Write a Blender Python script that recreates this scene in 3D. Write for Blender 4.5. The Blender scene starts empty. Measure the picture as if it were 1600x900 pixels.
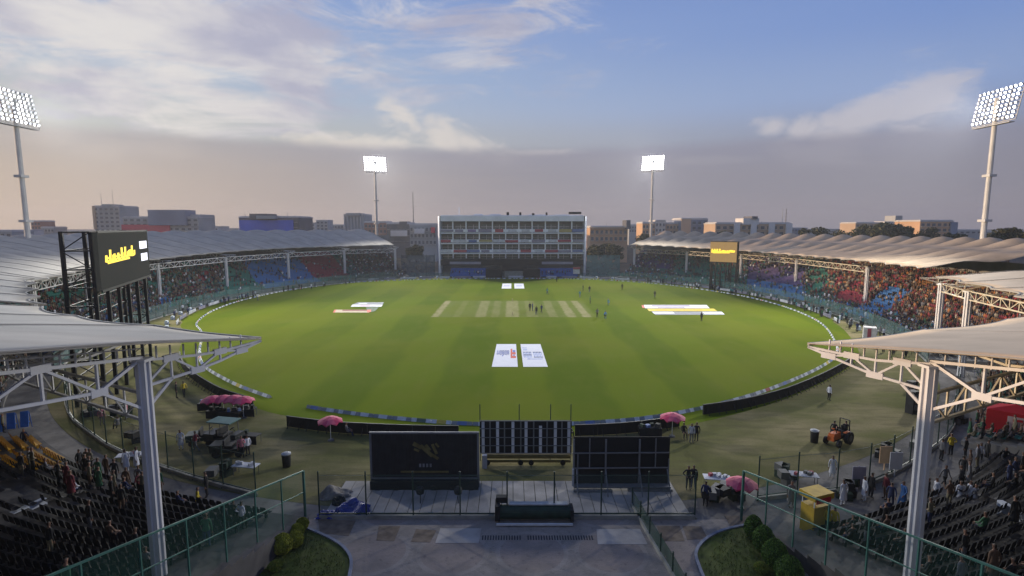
import bpy, bmesh, math, random
from mathutils import noise as mnoise
from mathutils import Vector, Matrix
from mathutils.bvhtree import BVHTree
R = math.radians
rnd = random.Random(7)
scene = bpy.context.scene
COL = scene.collection
# ------------------------------------------------------------------ camera
F_PX, CAM_H, PITCH = 830.0, 18.0, 6.666
cam_d = bpy.data.cameras.new('camera'); cam = bpy.data.objects.new('camera', cam_d); COL.objects.link(cam)
cam_d.sensor_width = 36; cam_d.lens = 36*F_PX/1600; cam_d.clip_start = .2; cam_d.clip_end = 6000
cam.location = (0, 0, CAM_H); cam.rotation_euler = (R(90-PITCH), 0, 0)
scene.camera = cam
# ------------------------------------------------------------------ sky
SUN_EL, SUN_AZ = 4.3, -80.0       # degrees; azimuth from +Y towards +X
W = bpy.data.worlds.new('World'); scene.world = W; W.use_nodes = True
nt = W.node_tree; nt.nodes.clear()
def N(t, **kw):
    n = nt.nodes.new(t)
    for k, v in kw.items(): setattr(n, k, v)
    return n
def LK(a, b): nt.links.new(a, b)
def val(sock, v):
    if hasattr(v, 'default_value') or hasattr(v, 'links'): LK(v, sock)
    else: sock.default_value = v
def M_(op, a, b=0.0, clamp=False):
    n = N('ShaderNodeMath', operation=op); n.use_clamp = clamp
    val(n.inputs[0], a); val(n.inputs[1], b); return n.outputs[0]
def MIX(f, a, b):
    n = N('ShaderNodeMix', data_type='RGBA'); val(n.inputs[0], f)
    for s, v in ((n.inputs[6], a), (n.inputs[7], b)):
        if isinstance(v, tuple): s.default_value = (*v, 1)
        else: LK(v, s)
    return n.outputs[2]
def SM(x, lo, hi):
    n = N('ShaderNodeMapRange', interpolation_type='SMOOTHSTEP'); LK(x, n.inputs[0])
    n.inputs[1].default_value = lo; n.inputs[2].default_value = hi; return n.outputs[0]
out = N('ShaderNodeOutputWorld'); bg = N('ShaderNodeBackground'); LK(bg.outputs[0], out.inputs[0])
bg.inputs[1].default_value = 0.1
sky = N('ShaderNodeTexSky', sky_type='NISHITA'); sky.sun_disc = False
sky.sun_elevation = R(SUN_EL); sky.sun_rotation = R(SUN_AZ); sky.dust_density = 2.5; sky.ozone_density = 2
tc = N('ShaderNodeTexCoord'); sp = N('ShaderNodeSeparateXYZ'); LK(tc.outputs['Generated'], sp.inputs[0])
X_, Y_, Z_ = sp.outputs
el = M_('MULTIPLY', M_('ARCSINE', Z_), 57.2958)
az = M_('MULTIPLY', M_('ARCTAN2', X_, Y_), 57.2958)
ae = N('ShaderNodeCombineXYZ'); LK(az, ae.inputs[0]); LK(el, ae.inputs[1])
side = SM(az, -55, 50)                      # 0 towards the sunset, 1 away from it
def ramp(x, stops):
    n = N('ShaderNodeValToRGB'); LK(x, n.inputs[0]); r = n.color_ramp; r.interpolation = 'EASE'
    while len(r.elements) < len(stops): r.elements.new(.5)
    for e, (p, c) in zip(r.elements, stops): e.position = p; e.color = (*c, 1)
    return n.outputs[0]
el01 = M_('DIVIDE', el, 60.0, True)
warm = ramp(el01, [(0, (.70, .55, .37)), (.07, (.60, .52, .42)), (.15, (.54, .56, .54)), (.24, (.42, .52, .66)), (.38, (.27, .39, .68)), (.6, (.23, .33, .60)), (1, (.14, .21, .42))])
cold = ramp(el01, [(0, (.26, .245, .28)), (.06, (.24, .235, .29)), (.13, (.26, .29, .42)), (.20, (.26, .36, .62)), (.30, (.19, .30, .62)), (.5, (.12, .20, .50)), (1, (.08, .13, .32))])
base = MIX(side, warm, cold)
# physical sky adds its own share
nish = N('ShaderNodeVectorMath', operation='SCALE'); LK(sky.outputs[0], nish.inputs[0]); nish.inputs[3].default_value = 0.10
base = MIX(0.12, base, nish.outputs[0])
# clouds, laid on a high sheet
den = M_('ADD', M_('MAXIMUM', Z_, 0.0), 0.09)
cp = N('ShaderNodeCombineXYZ'); LK(M_('DIVIDE', X_, den), cp.inputs[0]); LK(M_('DIVIDE', Y_, den), cp.inputs[1])
def noise(vec, scale, rot=0, sx=1, sy=1, detail=9, rough=.58, dist=.3, loc=(0, 0, 0)):
    m = N('ShaderNodeMapping'); LK(vec, m.inputs[0]); m.inputs['Rotation'].default_value = (0, 0, R(rot)); m.inputs['Scale'].default_value = (sx, sy, 1); m.inputs['Location'].default_value = loc
    n = N('ShaderNodeTexNoise'); LK(m.outputs[0], n.inputs['Vector']); n.inputs['Scale'].default_value = scale
    n.inputs['Detail'].default_value = detail; n.inputs['Roughness'].default_value = rough; n.inputs['Distortion'].default_value = dist
    return n.outputs['Fac']
def px_ae(x, y):
    u = (x-800)/F_PX; v = (450-y)/F_PX; c, s = math.cos(R(PITCH)), math.sin(R(PITCH))
    d = Vector((u, c+v*s, -s+v*c)).normalized()
    return math.degrees(math.atan2(d.x, d.y)), math.degrees(math.asin(d.z))
def blob(x, y, ra, re, rot=0):
    a, e = px_ae(x, y)
    m = N('ShaderNodeMapping', vector_type='TEXTURE'); LK(ae.outputs[0], m.inputs[0])
    m.inputs['Location'].default_value = (a, e, 0); m.inputs['Rotation'].default_value = (0, 0, R(rot)); m.inputs['Scale'].default_value = (ra, re, 1)
    g = N('ShaderNodeTexGradient', gradient_type='SPHERICAL'); LK(m.outputs[0], g.inputs[0]); return g.outputs['Fac']
def union(bl):
    r = bl[0]
    for b in bl[1:]: r = M_('MAXIMUM', r, b)
    return r
n1 = noise(cp.outputs[0], 1.15, rot=24, sx=.62, sy=1.25, loc=(3.1, .4, 0))
n2 = noise(ae.outputs[0], .19, rot=13, sx=.42, sy=1.6, detail=12, rough=.68, dist=.9, loc=(4, 2, 0))
big = union([blob(330, 40, 34, 9, -10), blob(800, 50, 24, 8, -4), blob(150, 130, 26, 6.5, -12), blob(330, 150, 22, 5, -14), blob(475, 130, 11, 3.2, -4), blob(60, 20, 24, 8, -12)])
c1 = SM(M_('ADD', M_('MULTIPLY', big, .55), M_('ADD', M_('MULTIPLY', n1, .75), M_('MULTIPLY', n2, .85))), .99, 1.26)
wis = union([blob(700, 215, 11, 3, -18), blob(640, 190, 6, 2, -35), blob(1205, 200, 2.6, 1.8), blob(1252, 207, 3.2, 2.2, 15), blob(1350, 185, 11, 3.4, 24), blob(1270, 240, 7, 2.3, -12),
             blob(1440, 160, 7, 5, 35), blob(560, 225, 12, 1.6), blob(250, 232, 5, 1.7), blob(155, 235, 4, 1.6), blob(70, 215, 8, 1.2), blob(1100, 251, 8, .8), blob(850, 238, 8, .8)])
n3 = noise(ae.outputs[0], .30, rot=-24, sx=.8, sy=1.7, detail=9, rough=.6, dist=.6)
c2 = M_('MULTIPLY', SM(M_('ADD', M_('MULTIPLY', wis, .8), M_('MULTIPLY', n3, 1.2)), .80, 1.30), .72)
body = SM(noise(ae.outputs[0], .10, rot=10, sx=.6, sy=1.6, loc=(1.3, 9, 0)), .40, .64)
lit = MIX(side, (.78, .74, .70), (.44, .44, .52))
shd = MIX(side, (.44, .43, .53), (.29, .31, .45))
ccol = MIX(body, lit, shd)
col = MIX(M_('MULTIPLY', c1, .88), base, ccol)
col = MIX(c2, col, MIX(side, (.86, .77, .64), (.50, .48, .53)))
# grey-mauve haze bank low over the city with an uneven top
edge = M_('ADD', el, M_('MULTIPLY', M_('SUBTRACT', noise(ae.outputs[0], .07, sx=.5, sy=3), .5), 1.6))
bank = M_('SUBTRACT', 1.0, SM(edge, 7.2, 8.6))
bw = ramp(el01, [(0, (.66, .52, .37)), (.05, (.58, .47, .37)), (.15, (.42, .40, .40)), (1, (.42, .40, .42))])
bc = ramp(el01, [(0, (.285, .27, .30)), (.08, (.25, .245, .295)), (.15, (.25, .255, .335)), (1, (.22, .22, .30))])
bsoft = noise(ae.outputs[0], .16, sx=.25, sy=2.6)
bcol = MIX(SM(az, -62, 8), bw, bc)
bcol = MIX(M_('MULTIPLY', SM(bsoft, .35, .75), .25), bcol, MIX(side, (.52, .44, .38), (.25, .24, .30)))
col = MIX(M_('MULTIPLY', bank, .86), col, bcol)
mul = N('ShaderNodeVectorMath', operation='SCALE'); LK(col, mul.inputs[0]); mul.inputs[3].default_value = 10.0
LK(mul.outputs[0], bg.inputs[0])
# ------------------------------------------------------------------ sun
sd = bpy.data.lights.new('sun', 'SUN'); so = bpy.data.objects.new('sun', sd); COL.objects.link(so)
sd.energy = 4.6; sd.angle = R(.6); sd.color = (1, .70, .44)
dv = Vector((math.sin(R(SUN_AZ))*math.cos(R(SUN_EL)), math.cos(R(SUN_AZ))*math.cos(R(SUN_EL)), math.sin(R(SUN_EL))))
so.rotation_euler = (-dv).to_track_quat('-Z', 'Y').to_euler()
vs = scene.view_settings; vs.view_transform = 'Standard'; vs.look = 'None'; vs.exposure = .08; vs.gamma = 1; vs.use_curve_mapping = False
FLOOD_W = 400000
HAZE = .00023

# ================================================================== helpers
MATS = {}
def mat(name, col, rough=.8, var=.18, scale=1.5, metal=0, emit=0, emitcol=None, spec=.3, alpha=1, scale2=None, bump=0):
    if name in MATS: return MATS[name]
    m = bpy.data.materials.new(name); m.use_nodes = True; t = m.node_tree
    b = t.nodes['Principled BSDF']; b.inputs['Roughness'].default_value = rough; b.inputs['Metallic'].default_value = metal
    b.inputs['Specular IOR Level'].default_value = spec
    if var:
        c = t.nodes.new('ShaderNodeTexCoord'); n = t.nodes.new('ShaderNodeTexNoise'); n.inputs['Scale'].default_value = scale; n.inputs['Detail'].default_value = 6
        g = t.nodes.new('ShaderNodeNewGeometry')
        t.links.new(g.outputs['Position'], n.inputs['Vector'])
        r = t.nodes.new('ShaderNodeValToRGB'); t.links.new(n.outputs['Fac'], r.inputs[0])
        r.color_ramp.elements[0].position = .3; r.color_ramp.elements[1].position = .72
        r.color_ramp.elements[0].color = (*[x*(1-var) for x in col], 1); r.color_ramp.elements[1].color = (*[min(1, x*(1+var)) for x in col], 1)
        t.links.new(r.outputs[0], b.inputs['Base Color'])
        if bump:
            bp = t.nodes.new('ShaderNodeBump'); bp.inputs['Strength'].default_value = bump; t.links.new(n.outputs['Fac'], bp.inputs['Height']); t.links.new(bp.outputs[0], b.inputs['Normal'])
    else: b.inputs['Base Color'].default_value = (*col, 1)
    if emit:
        b.inputs['Emission Color'].default_value = (*(emitcol or col), 1); b.inputs['Emission Strength'].default_value = emit
    if alpha < 1: b.inputs['Alpha'].default_value = alpha
    MATS[name] = m; return m
class MB:
    def __init__(s): s.v = []; s.f = []; s.m = []
    def add(s, vs, fs, mi=0):
        o = len(s.v); s.v += [tuple(v) for v in vs]; s.f += [tuple(i+o for i in f) for f in fs]; s.m += [mi]*len(fs); return s
    def box(s, c, d, rz=0, mi=0, tap=1.0):
        cx, cy, cz = c; x, y, z = d[0]/2, d[1]/2, d[2]/2; ca, sa = math.cos(rz), math.sin(rz); vs = []
        for k, t in ((-1, 1), (1, tap)):
            for a, b in ((-1, -1), (1, -1), (1, 1), (-1, 1)):
                px, py = a*x*t, b*y*t; vs.append((cx+px*ca-py*sa, cy+px*sa+py*ca, cz+k*z))
        return s.add(vs, [(3, 2, 1, 0), (4, 5, 6, 7), (0, 1, 5, 4), (1, 2, 6, 5), (2, 3, 7, 6), (3, 0, 4, 7)], mi)
    def beam(s, p, q, w, h=None, mi=0):
        p, q = Vector(p), Vector(q); h = h or w; d = (q-p)
        if d.length < 1e-6: return s
        d.normalize(); up = Vector((0, 0, 1)) if abs(d.z) < .95 else Vector((0, 1, 0))
        a = d.cross(up).normalized()*w/2; b = a.cross(d).normalized()*h/2; vs = []
        for e in (p, q): vs += [e-a-b, e+a-b, e+a+b, e-a+b]
        return s.add(vs, [(3, 2, 1, 0), (4, 5, 6, 7), (0, 1, 5, 4), (1, 2, 6, 5), (2, 3, 7, 6), (3, 0, 4, 7)], mi)
    def tube(s, p, q, r, r2=None, n=10, mi=0, cap=True):
        p, q = Vector(p), Vector(q); r2 = r if r2 is None else r2; d = (q-p).normalized()
        up = Vector((0, 0, 1)) if abs(d.z) < .95 else Vector((0, 1, 0)); a = d.cross(up).normalized(); b = a.cross(d).normalized(); vs = []
        for e, rr in ((p, r), (q, r2)):
            for i in range(n):
                t = 2*math.pi*i/n; vs.append(e+a*math.cos(t)*rr+b*math.sin(t)*rr)
        fs = [(i, (i+1) % n, n+(i+1) % n, n+i) for i in range(n)]
        if cap: fs += [tuple(range(n-1, -1, -1)), tuple(range(n, 2*n))]
        return s.add(vs, fs, mi)
    def lathe(s, prof, c=(0, 0, 0), n=16, mi=0, sx=1, sy=1):
        vs = []; k = len(prof)
        for i in range(n):
            t = 2*math.pi*i/n
            for r, z in prof: vs.append((c[0]+r*math.cos(t)*sx, c[1]+r*math.sin(t)*sy, c[2]+z))
        fs = []
        for i in range(n):
            j = (i+1) % n
            for q in range(k-1): fs.append((i*k+q, j*k+q, j*k+q+1, i*k+q+1))
        return s.add(vs, fs, mi)
    def sheet(s, pts, z, mi=0):
        return s.add([(x, y, z) for x, y in pts], [tuple(range(len(pts)))], mi)
    def slab(s, pts, z0, z1, mi=0):
        n = len(pts); vs = [(x, y, z0) for x, y in pts]+[(x, y, z1) for x, y in pts]
        return s.add(vs, [tuple(range(n-1, -1, -1)), tuple(range(n, 2*n))]+[(i, (i+1) % n, n+(i+1) % n, n+i) for i in range(n)], mi)
    def build(s, name, mats, parent=None, smooth=False, origin=None):
        me = bpy.data.meshes.new(name); me.from_pydata(s.v, [], s.f)
        mats = mats if isinstance(mats, (list, tuple)) else [mats]
        for m in mats: me.materials.append(m)
        if len(mats) > 1: me.polygons.foreach_set('material_index', s.m)
        if smooth: me.polygons.foreach_set('use_smooth', [True]*len(s.f))
        me.update()
        if origin is not None: me.transform(Matrix.Translation(-Vector(origin)))
        o = bpy.data.objects.new(name, me); COL.objects.link(o)
        if parent: o.parent = parent
        if origin is not None: o.location = origin
        return o
def tag(o, label=None, cat=None, group=None, kind=None):
    if label: o['label'] = label
    if cat: o['category'] = cat
    if group: o['group'] = group
    if kind: o['kind'] = kind
    return o
def thing(name, label, cat, loc=(0, 0, 0), rz=0, group=None):
    o = bpy.data.objects.new(name, None); COL.objects.link(o); o.location = loc; o.rotation_euler = (0, 0, rz); o.empty_display_size = .3
    return tag(o, label, cat, group)
def dup(root, loc, rz=None, label=None, group=None, mats=None, scale=None):
    r = root.copy(); COL.objects.link(r); r.location = loc
    if rz is not None: r.rotation_euler = (0, 0, rz)
    if scale: r.scale = scale
    if label: r['label'] = label
    if group: r['group'] = group
    for ch in list(root.children):
        c = ch.copy(); COL.objects.link(c); c.parent = r
        for g in list(ch.children):
            d = g.copy(); COL.objects.link(d); d.parent = c
    return r
CP, SP = math.cos(R(PITCH)), math.sin(R(PITCH))
def g_at(x, y, z=0.0):               # ground point seen at a spot of the photograph
    u = (x-800)/F_PX; v = (450-y)/F_PX; dz = -SP+v*CP; t = (z-CAM_H)/dz
    return Vector((u*t, (CP+v*SP)*t, z))
def y_at(x, y, Y):
    u = (x-800)/F_PX; v = (450-y)/F_PX; t = Y/(CP+v*SP)
    return Vector((u*t, Y, CAM_H+(-SP+v*CP)*t))
def proj(p):
    z = p[2]-CAM_H; fw = p[1]*CP-z*SP
    if fw < .1: return (-9999, -9999)
    return (800+F_PX*p[0]/fw, 450-F_PX*(p[1]*SP+z*CP)/fw)
def catmull(pts, n=8, closed=False):
    out = []; k = len(pts); P = [Vector(p) for p in pts]
    rng = range(k) if closed else range(k-1)
    for i in rng:
        if closed: a, b, c, d = P[i-1], P[i], P[(i+1) % k], P[(i+2) % k]
        else: a, b, c, d = P[max(i-1, 0)], P[i], P[i+1], P[min(i+2, k-1)]
        for j in range(n):
            t = j/n; out.append(.5*((2*b)+(c-a)*t+(2*a-5*b+4*c-d)*t*t+(3*b-a-3*c+d)*t**3))
    if not closed: out.append(P[-1])
    return out
def resample(pts, step):
    out = [pts[0].copy()]; acc = 0
    for a, b in zip(pts, pts[1:]):
        L = (b-a).length; d = step-acc
        while d <= L: out.append(a+(b-a)*(d/L)); d += step
        acc = (acc+L) % step
    return out
CX, CY, EA, EB = -2.0, 113.0, 66.0, 79.0
def E(s, th): t = R(th); return Vector((CX+EA*s*math.cos(t), CY+EB*s*math.sin(t), 0))
def outward(p):
    v = Vector(((p[0]-CX)/EA**2, (p[1]-CY)/EB**2, 0)); return v.normalized()

# ================================================================== ground
def tree_mat(fn, name, rough=.95):
    m = bpy.data.materials.new(name); m.use_nodes = True; t = m.node_tree; b = t.nodes['Principled BSDF']; b.inputs['Roughness'].default_value = rough; b.inputs['Specular IOR Level'].default_value = .02
    g = t.nodes.new('ShaderNodeNewGeometry')
    fn(t, b, g.outputs['Position']); return m
def tnoise(t, vec, scale, detail=6, sc=(1, 1, 1), rot=0, rough=.55):
    mp = t.nodes.new('ShaderNodeMapping'); t.links.new(vec, mp.inputs[0]); mp.inputs['Scale'].default_value = sc; mp.inputs['Rotation'].default_value = (0, 0, rot)
    n = t.nodes.new('ShaderNodeTexNoise'); n.inputs['Scale'].default_value = scale; n.inputs['Detail'].default_value = detail; n.inputs['Roughness'].default_value = rough; t.links.new(mp.outputs[0], n.inputs['Vector']); return n.outputs['Fac']
def tmix(t, f, a, b, blend='MIX'):
    n = t.nodes.new('ShaderNodeMix'); n.data_type = 'RGBA'; n.blend_type = blend
    for s, v in ((n.inputs[0], f), (n.inputs[6], a), (n.inputs[7], b)):
        if isinstance(v, tuple): s.default_value = (*v, 1)
        elif isinstance(v, (int, float)): s.default_value = v
        else: t.links.new(v, s)
    return n.outputs[2]
def tmr(t, x, lo, hi, a=0, b=1):
    n = t.nodes.new('ShaderNodeMapRange'); n.interpolation_type = 'SMOOTHSTEP'; t.links.new(x, n.inputs[0]); n.inputs[1].default_value = lo; n.inputs[2].default_value = hi; n.inputs[3].default_value = a; n.inputs[4].default_value = b; return n.outputs[0]
def field_fn(t, b, pos):
    def stripes(rot, period, wob):
        mp = t.nodes.new('ShaderNodeMapping'); t.links.new(pos, mp.inputs[0]); mp.inputs['Rotation'].default_value = (0, 0, rot); mp.inputs['Scale'].default_value = (1/period, 1/period, 1)
        s = t.nodes.new('ShaderNodeSeparateXYZ'); t.links.new(mp.outputs[0], s.inputs[0])
        w = tnoise(t, pos, .05, 3)
        a = t.nodes.new('ShaderNodeMath'); a.operation = 'MULTIPLY_ADD'; t.links.new(w, a.inputs[0]); a.inputs[1].default_value = wob; t.links.new(s.outputs[0], a.inputs[2])
        q = t.nodes.new('ShaderNodeMath'); q.operation = 'MULTIPLY'; t.links.new(a.outputs[0], q.inputs[0]); q.inputs[1].default_value = 6.2832
        c = t.nodes.new('ShaderNodeMath'); c.operation = 'SINE'; t.links.new(q.outputs[0], c.inputs[0])
        return tmr(t, c.outputs[0], -.35, .35)
    c = tmix(t, stripes(0, 13, .35), (.075, .112, .0032), (.100, .136, .0042))
    c = tmix(t, tmr(t, tnoise(t, pos, .035, 4), .4, .65, 0, .75), c, (.118, .134, .009))
    s2 = stripes(R(62), 21, .5)
    c = tmix(t, .07, c, tmix(t, s2, (.045, .080, .008), (.12, .15, .035)))
    c = tmix(t, tmr(t, tnoise(t, pos, .5, 8, (1, .35, 1)), .45, .75, 0, .25), c, (.13, .14, .030))
    c = tmix(t, tmr(t, tnoise(t, pos, 6, 6), .3, .8, 0, .22), c, (.03, .055, .008))
    # the pitch square: worn turf and dry strips running up the ground
    sx = t.nodes.new('ShaderNodeSeparateXYZ')
    wv = t.nodes.new('ShaderNodeVectorMath'); wv.operation = 'ADD'; t.links.new(pos, wv.inputs[0])
    nz = t.nodes.new('ShaderNodeTexNoise'); nz.inputs['Scale'].default_value = .9; nz.inputs['Detail'].default_value = 5; t.links.new(pos, nz.inputs['Vector'])
    ns = t.nodes.new('ShaderNodeVectorMath'); ns.operation = 'MULTIPLY_ADD'; t.links.new(nz.outputs['Color'], ns.inputs[0]); ns.inputs[1].default_value = (.9, 1.2, 0); ns.inputs[2].default_value = (-.45, -.6, 0); t.links.new(ns.outputs[0], wv.inputs[1])
    t.links.new(wv.outputs[0], sx.inputs[0])
    def band(sock, a, e, w):
        m1 = tmr(t, sock, a-w, a+w); m2 = tmr(t, sock, e-w, e+w, 1, 0)
        q = t.nodes.new('ShaderNodeMath'); q.operation = 'MULTIPLY'; t.links.new(m1, q.inputs[0]); t.links.new(m2, q.inputs[1]); return q.outputs[0]
    def mulv(a, k):
        q = t.nodes.new('ShaderNodeMath'); q.operation = 'MULTIPLY'; t.links.new(a, q.inputs[0])
        if isinstance(k, (int, float)): q.inputs[1].default_value = k
        else: t.links.new(k, q.inputs[1])
        return q.outputs[0]
    yb = band(sx.outputs[1], 104.2, 127.4, .5)
    patch = tmr(t, tnoise(t, pos, .22, 5, (1, .5, 1)), .3, .7, .35, .85)
    c = tmix(t, mulv(mulv(yb, band(sx.outputs[0], -15.8, 16.8, .6)), patch), c, (.125, .145, .040))
    wear = tmr(t, tnoise(t, pos, .6, 6, (1, .4, 1)), .3, .7, .55, 1)
    for a, e, k in ((-16.1, -14.7, .95), (14.2, 15.8, .85), (11.0, 12.8, .75), (7.4, 9.2, .40), (-1.3, 1.4, .70), (-7.4, -5.3, .55), (-4.2, -2.6, .30), (3.0, 5.2, .30), (-11.8, -10.4, .2)):
        c = tmix(t, mulv(mulv(yb, wear), mulv(band(sx.outputs[0], a, e, .3), k)), c, (.27, .24, .13))
    t.links.new(c, b.inputs['Base Color'])
def outer_fn(t, b, pos):
    c = tmix(t, tmr(t, tnoise(t, pos, .10, 6, (1, 1.6, 1)), .38, .66), (.125, .125, .045), (.245, .205, .110))
    c = tmix(t, tmr(t, tnoise(t, pos, .9, 8, (.35, 1.4, 1), .3), .42, .72, 0, .6), c, (.105, .095, .045))
    c = tmix(t, tmr(t, tnoise(t, pos, 7, 6), .3, .8, 0, .3), c, (.035, .036, .016))
    t.links.new(c, b.inputs['Base Color'])
def ground_fn(t, b, pos):
    c = tmix(t, tmr(t, tnoise(t, pos, .02, 8), .35, .65), (.09, .08, .06), (.16, .13, .10))
    c = tmix(t, tmr(t, tnoise(t, pos, .01, 5), .5, .6, 0, .8), c, (.05, .06, .03))
    t.links.new(c, b.inputs['Base Color'])
def plaza_fn(t, b, pos):
    mp = t.nodes.new('ShaderNodeMapping'); t.links.new(pos, mp.inputs[0]); mp.inputs['Location'].default_value = (-1.0, 0, 0)
    br = t.nodes.new('ShaderNodeTexBrick'); t.links.new(mp.outputs[0], br.inputs['Vector']); br.inputs['Scale'].default_value = 2.6; br.inputs['Mortar Size'].default_value = .012; br.inputs['Mortar Smooth'].default_value = .4
    br.inputs['Color1'].default_value = (.26, .235, .21, 1); br.inputs['Color2'].default_value = (.31, .275, .25, 1); br.inputs['Mortar'].default_value = (.17, .155, .14, 1)
    # ring pattern laid in lighter setts
    vd = t.nodes.new('ShaderNodeVectorMath'); vd.operation = 'MODULO'; vm = t.nodes.new('ShaderNodeVectorMath'); vm.operation = 'ADD'; t.links.new(pos, vm.inputs[0]); vm.inputs[1].default_value = (97.9, 97.8, 0)
    t.links.new(vm.outputs[0], vd.inputs[0]); vd.inputs[1].default_value = (4.4, 4.4, 1000)
    vs_ = t.nodes.new('ShaderNodeVectorMath'); vs_.operation = 'SUBTRACT'; t.links.new(vd.outputs[0], vs_.inputs[0]); vs_.inputs[1].default_value = (2.2, 2.2, 0)
    ln = t.nodes.new('ShaderNodeVectorMath'); ln.operation = 'LENGTH'; t.links.new(vs_.outputs[0], ln.inputs[0])
    ring = t.nodes.new('ShaderNodeMath'); ring.operation = 'COMPARE'; t.links.new(ln.outputs['Value'], ring.inputs[0]); ring.inputs[1].default_value = 1.9; ring.inputs[2].default_value = .13
    rf = t.nodes.new('ShaderNodeMath'); rf.operation = 'MULTIPLY'; t.links.new(ring.outputs[0], rf.inputs[0]); rf.inputs[1].default_value = .32
    c = tmix(t, rf.outputs[0], br.outputs['Color'], (.38, .34, .31))
    inner = tmr(t, ln.outputs['Value'], 1.75, 1.8, .30, 0)
    c = tmix(t, inner, c, (.29, .215, .19))
    c = tmix(t, tmr(t, tnoise(t, pos, .6, 8), .35, .7, 0, .5), c, (.17, .155, .14))
    c = tmix(t, tmr(t, tnoise(t, pos, 3, 8), .55, .75, 0, .4), c, (.06, .055, .055))
    t.links.new(c, b.inputs['Base Color'])
def concrete_fn(t, b, pos):
    c = tmix(t, tmr(t, tnoise(t, pos, .35, 8), .35, .7), (.14, .13, .12), (.22, .205, .19))
    c = tmix(t, tmr(t, tnoise(t, pos, 2.5, 8), .5, .75, 0, .5), c, (.06, .055, .05))
    t.links.new(c, b.inputs['Base Color'])
MF = tree_mat(field_fn, 'outfield_grass'); MO = tree_mat(outer_fn, 'dry_grass'); MG = tree_mat(ground_fn, 'city_ground')
MP = tree_mat(plaza_fn, 'paving', .8); MC = tree_mat(concrete_fn, 'walkway_concrete', .85)
b = MB(); b.sheet([(-2500, -380), (2500, -380), (2500, 3000), (-2500, 3000)], -.03); tag(b.build('ground', MG), kind='structure')
ROPE = [(-52.6, 88.6), (-59, 98), (-64, 113), (-65.5, 130), (-62, 150), (-49.5, 170), (-24, 179.5), (0, 181.5), (24, 179.5), (45, 165), (57.5, 142), (61, 122), (58.5, 101), (51.5, 83.5), (43.5, 70.5), (28.4, 57), (15.4, 49.2), (5.8, 46.7), (-3.5, 46.6), (-12.2, 48.4), (-19.8, 51), (-24.5, 53.6), (-33, 60.2), (-42, 70)]
rope = [Vector((p.x, p.y, 0)) for p in catmull([(x, y, 0) for x, y in ROPE], 10, True)]
b = MB(); b.sheet([tuple(E(1.03, a)[:2]) for a in range(0, 360, 3)], 0.0); tag(b.build('outer_grass_ground', MO), kind='structure')
# the green playing grass runs a little past the boundary
fpts = []
for p in rope:
    d = outward(p); q = p+d*(2.6 if p.y < 100 else 3.2); fpts.append((q.x, q.y))
b = MB(); b.sheet(fpts, .004); tag(b.build('playing_field', MF), kind='structure')
# walkway ring of the near stands, plaza
def ringsheet(s0, s1, a0, a1, z, n=40):
    b = MB()
    A = [E(s0, a0+(a1-a0)*i/n) for i in range(n+1)]; B = [E(s1, a0+(a1-a0)*i/n) for i in range(n+1)]
    vs = [(p.x, p.y, z) for p in A+B]; b.add(vs, [(i, i+1, n+2+i, n+1+i) for i in range(n)]); return b
tag(ringsheet(1.0302, 1.30, -262, 82, -.004, 150).build('walkway', MC), kind='structure')
b = MB(); b.sheet([(-13.4, -2), (14.6, -2), (14.6, 30.9), (-13.4, 30.9)], .012); tag(b.build('plaza_paving', MP), kind='structure')
MSL = mat('worn_concrete_slab', (.36, .335, .31), .85, .3, .7)
b = MB()
for i in range(31):
    x = -11.4+i*.74; b.box((x, 33.4, .03), (.70, 4.7, .09), 0, 0)
tag(b.build('concrete_apron_pavement', MSL), kind='structure')
MBR = mat('bare_earth', (.165, .13, .10), .95, .35, 2.0); MLS = mat('pale_slab', (.37, .345, .32), .8, .2, 1)
def pxpoly(pts, z=0): return [tuple(g_at(x, y, z)[:2]) for x, y in pts]
for q, m in (([(497, 812), (556, 814), (545, 838), (500, 833)], MBR), ([(592, 822), (626, 822), (616, 846), (588, 845)], MBR), ([(650, 827), (682, 829), (672, 848), (642, 847)], MBR),
             ([(1026, 822), (1062, 822), (1070, 846), (1034, 846)], MBR), ([(1066, 822), (1096, 823), (1106, 842), (1074, 844)], MBR), ([(1132, 806), (1176, 806), (1190, 830), (1148, 836)], MBR),
             ([(688, 826), (752, 826), (748, 849), (680, 849)], MLS), ([(932, 827), (1000, 827), (1012, 851), (934, 851)], MLS)):
    b = MB(); b.slab(pxpoly(q)[::-1], .006, .020 if m is MBR else .024); tag(b.build('plaza_patch_ground', m), kind='structure')
b = MB()
for i in range(42):
    if 14 < i < 17: continue
    b.box((-1.7+i*.155, 28.95, .016), (.07, .42, .03))
tag(b.build('drain_grate', mat('grate_dark', (.03, .03, .035), .6)), 'long slotted drain grate set in the grey plaza paving', 'drain grate')
# garden beds
MLG = mat('garden_grass', (.06, .08, .014), .95, .35, 2.5); MKB = mat('painted_kerb', (.19, .21, .27), .8, .2, 2)
for pts, lab in (([(-13.2, 30.2), (-11.9, 29.6), (-9.9, 28.3), (-8.8, 27.0), (-8.4, 25.6), (-8.3, 24), (-8.3, 16), (-13.2, 16)], 1), ([(14.4, 30.2), (12.6, 29.6), (11.2, 28.7), (10.2, 27.5), (9.9, 26.2), (9.8, 24), (9.8, 16), (14.4, 16)], 2)):
    b = MB(); pl = pts if lab == 2 else pts[::-1]; b.slab(pl, 0, .10); tag(b.build('garden_bed_ground', MLG), kind='structure')
    b = MB(); cv = catmull([(x, y, .09) for x, y in pts[:-1]], 5)
    for p, q in zip(cv, cv[1:]): b.beam(p, q, .16, .18)
    tag(b.build('garden_kerb', MKB), kind='structure')

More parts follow.
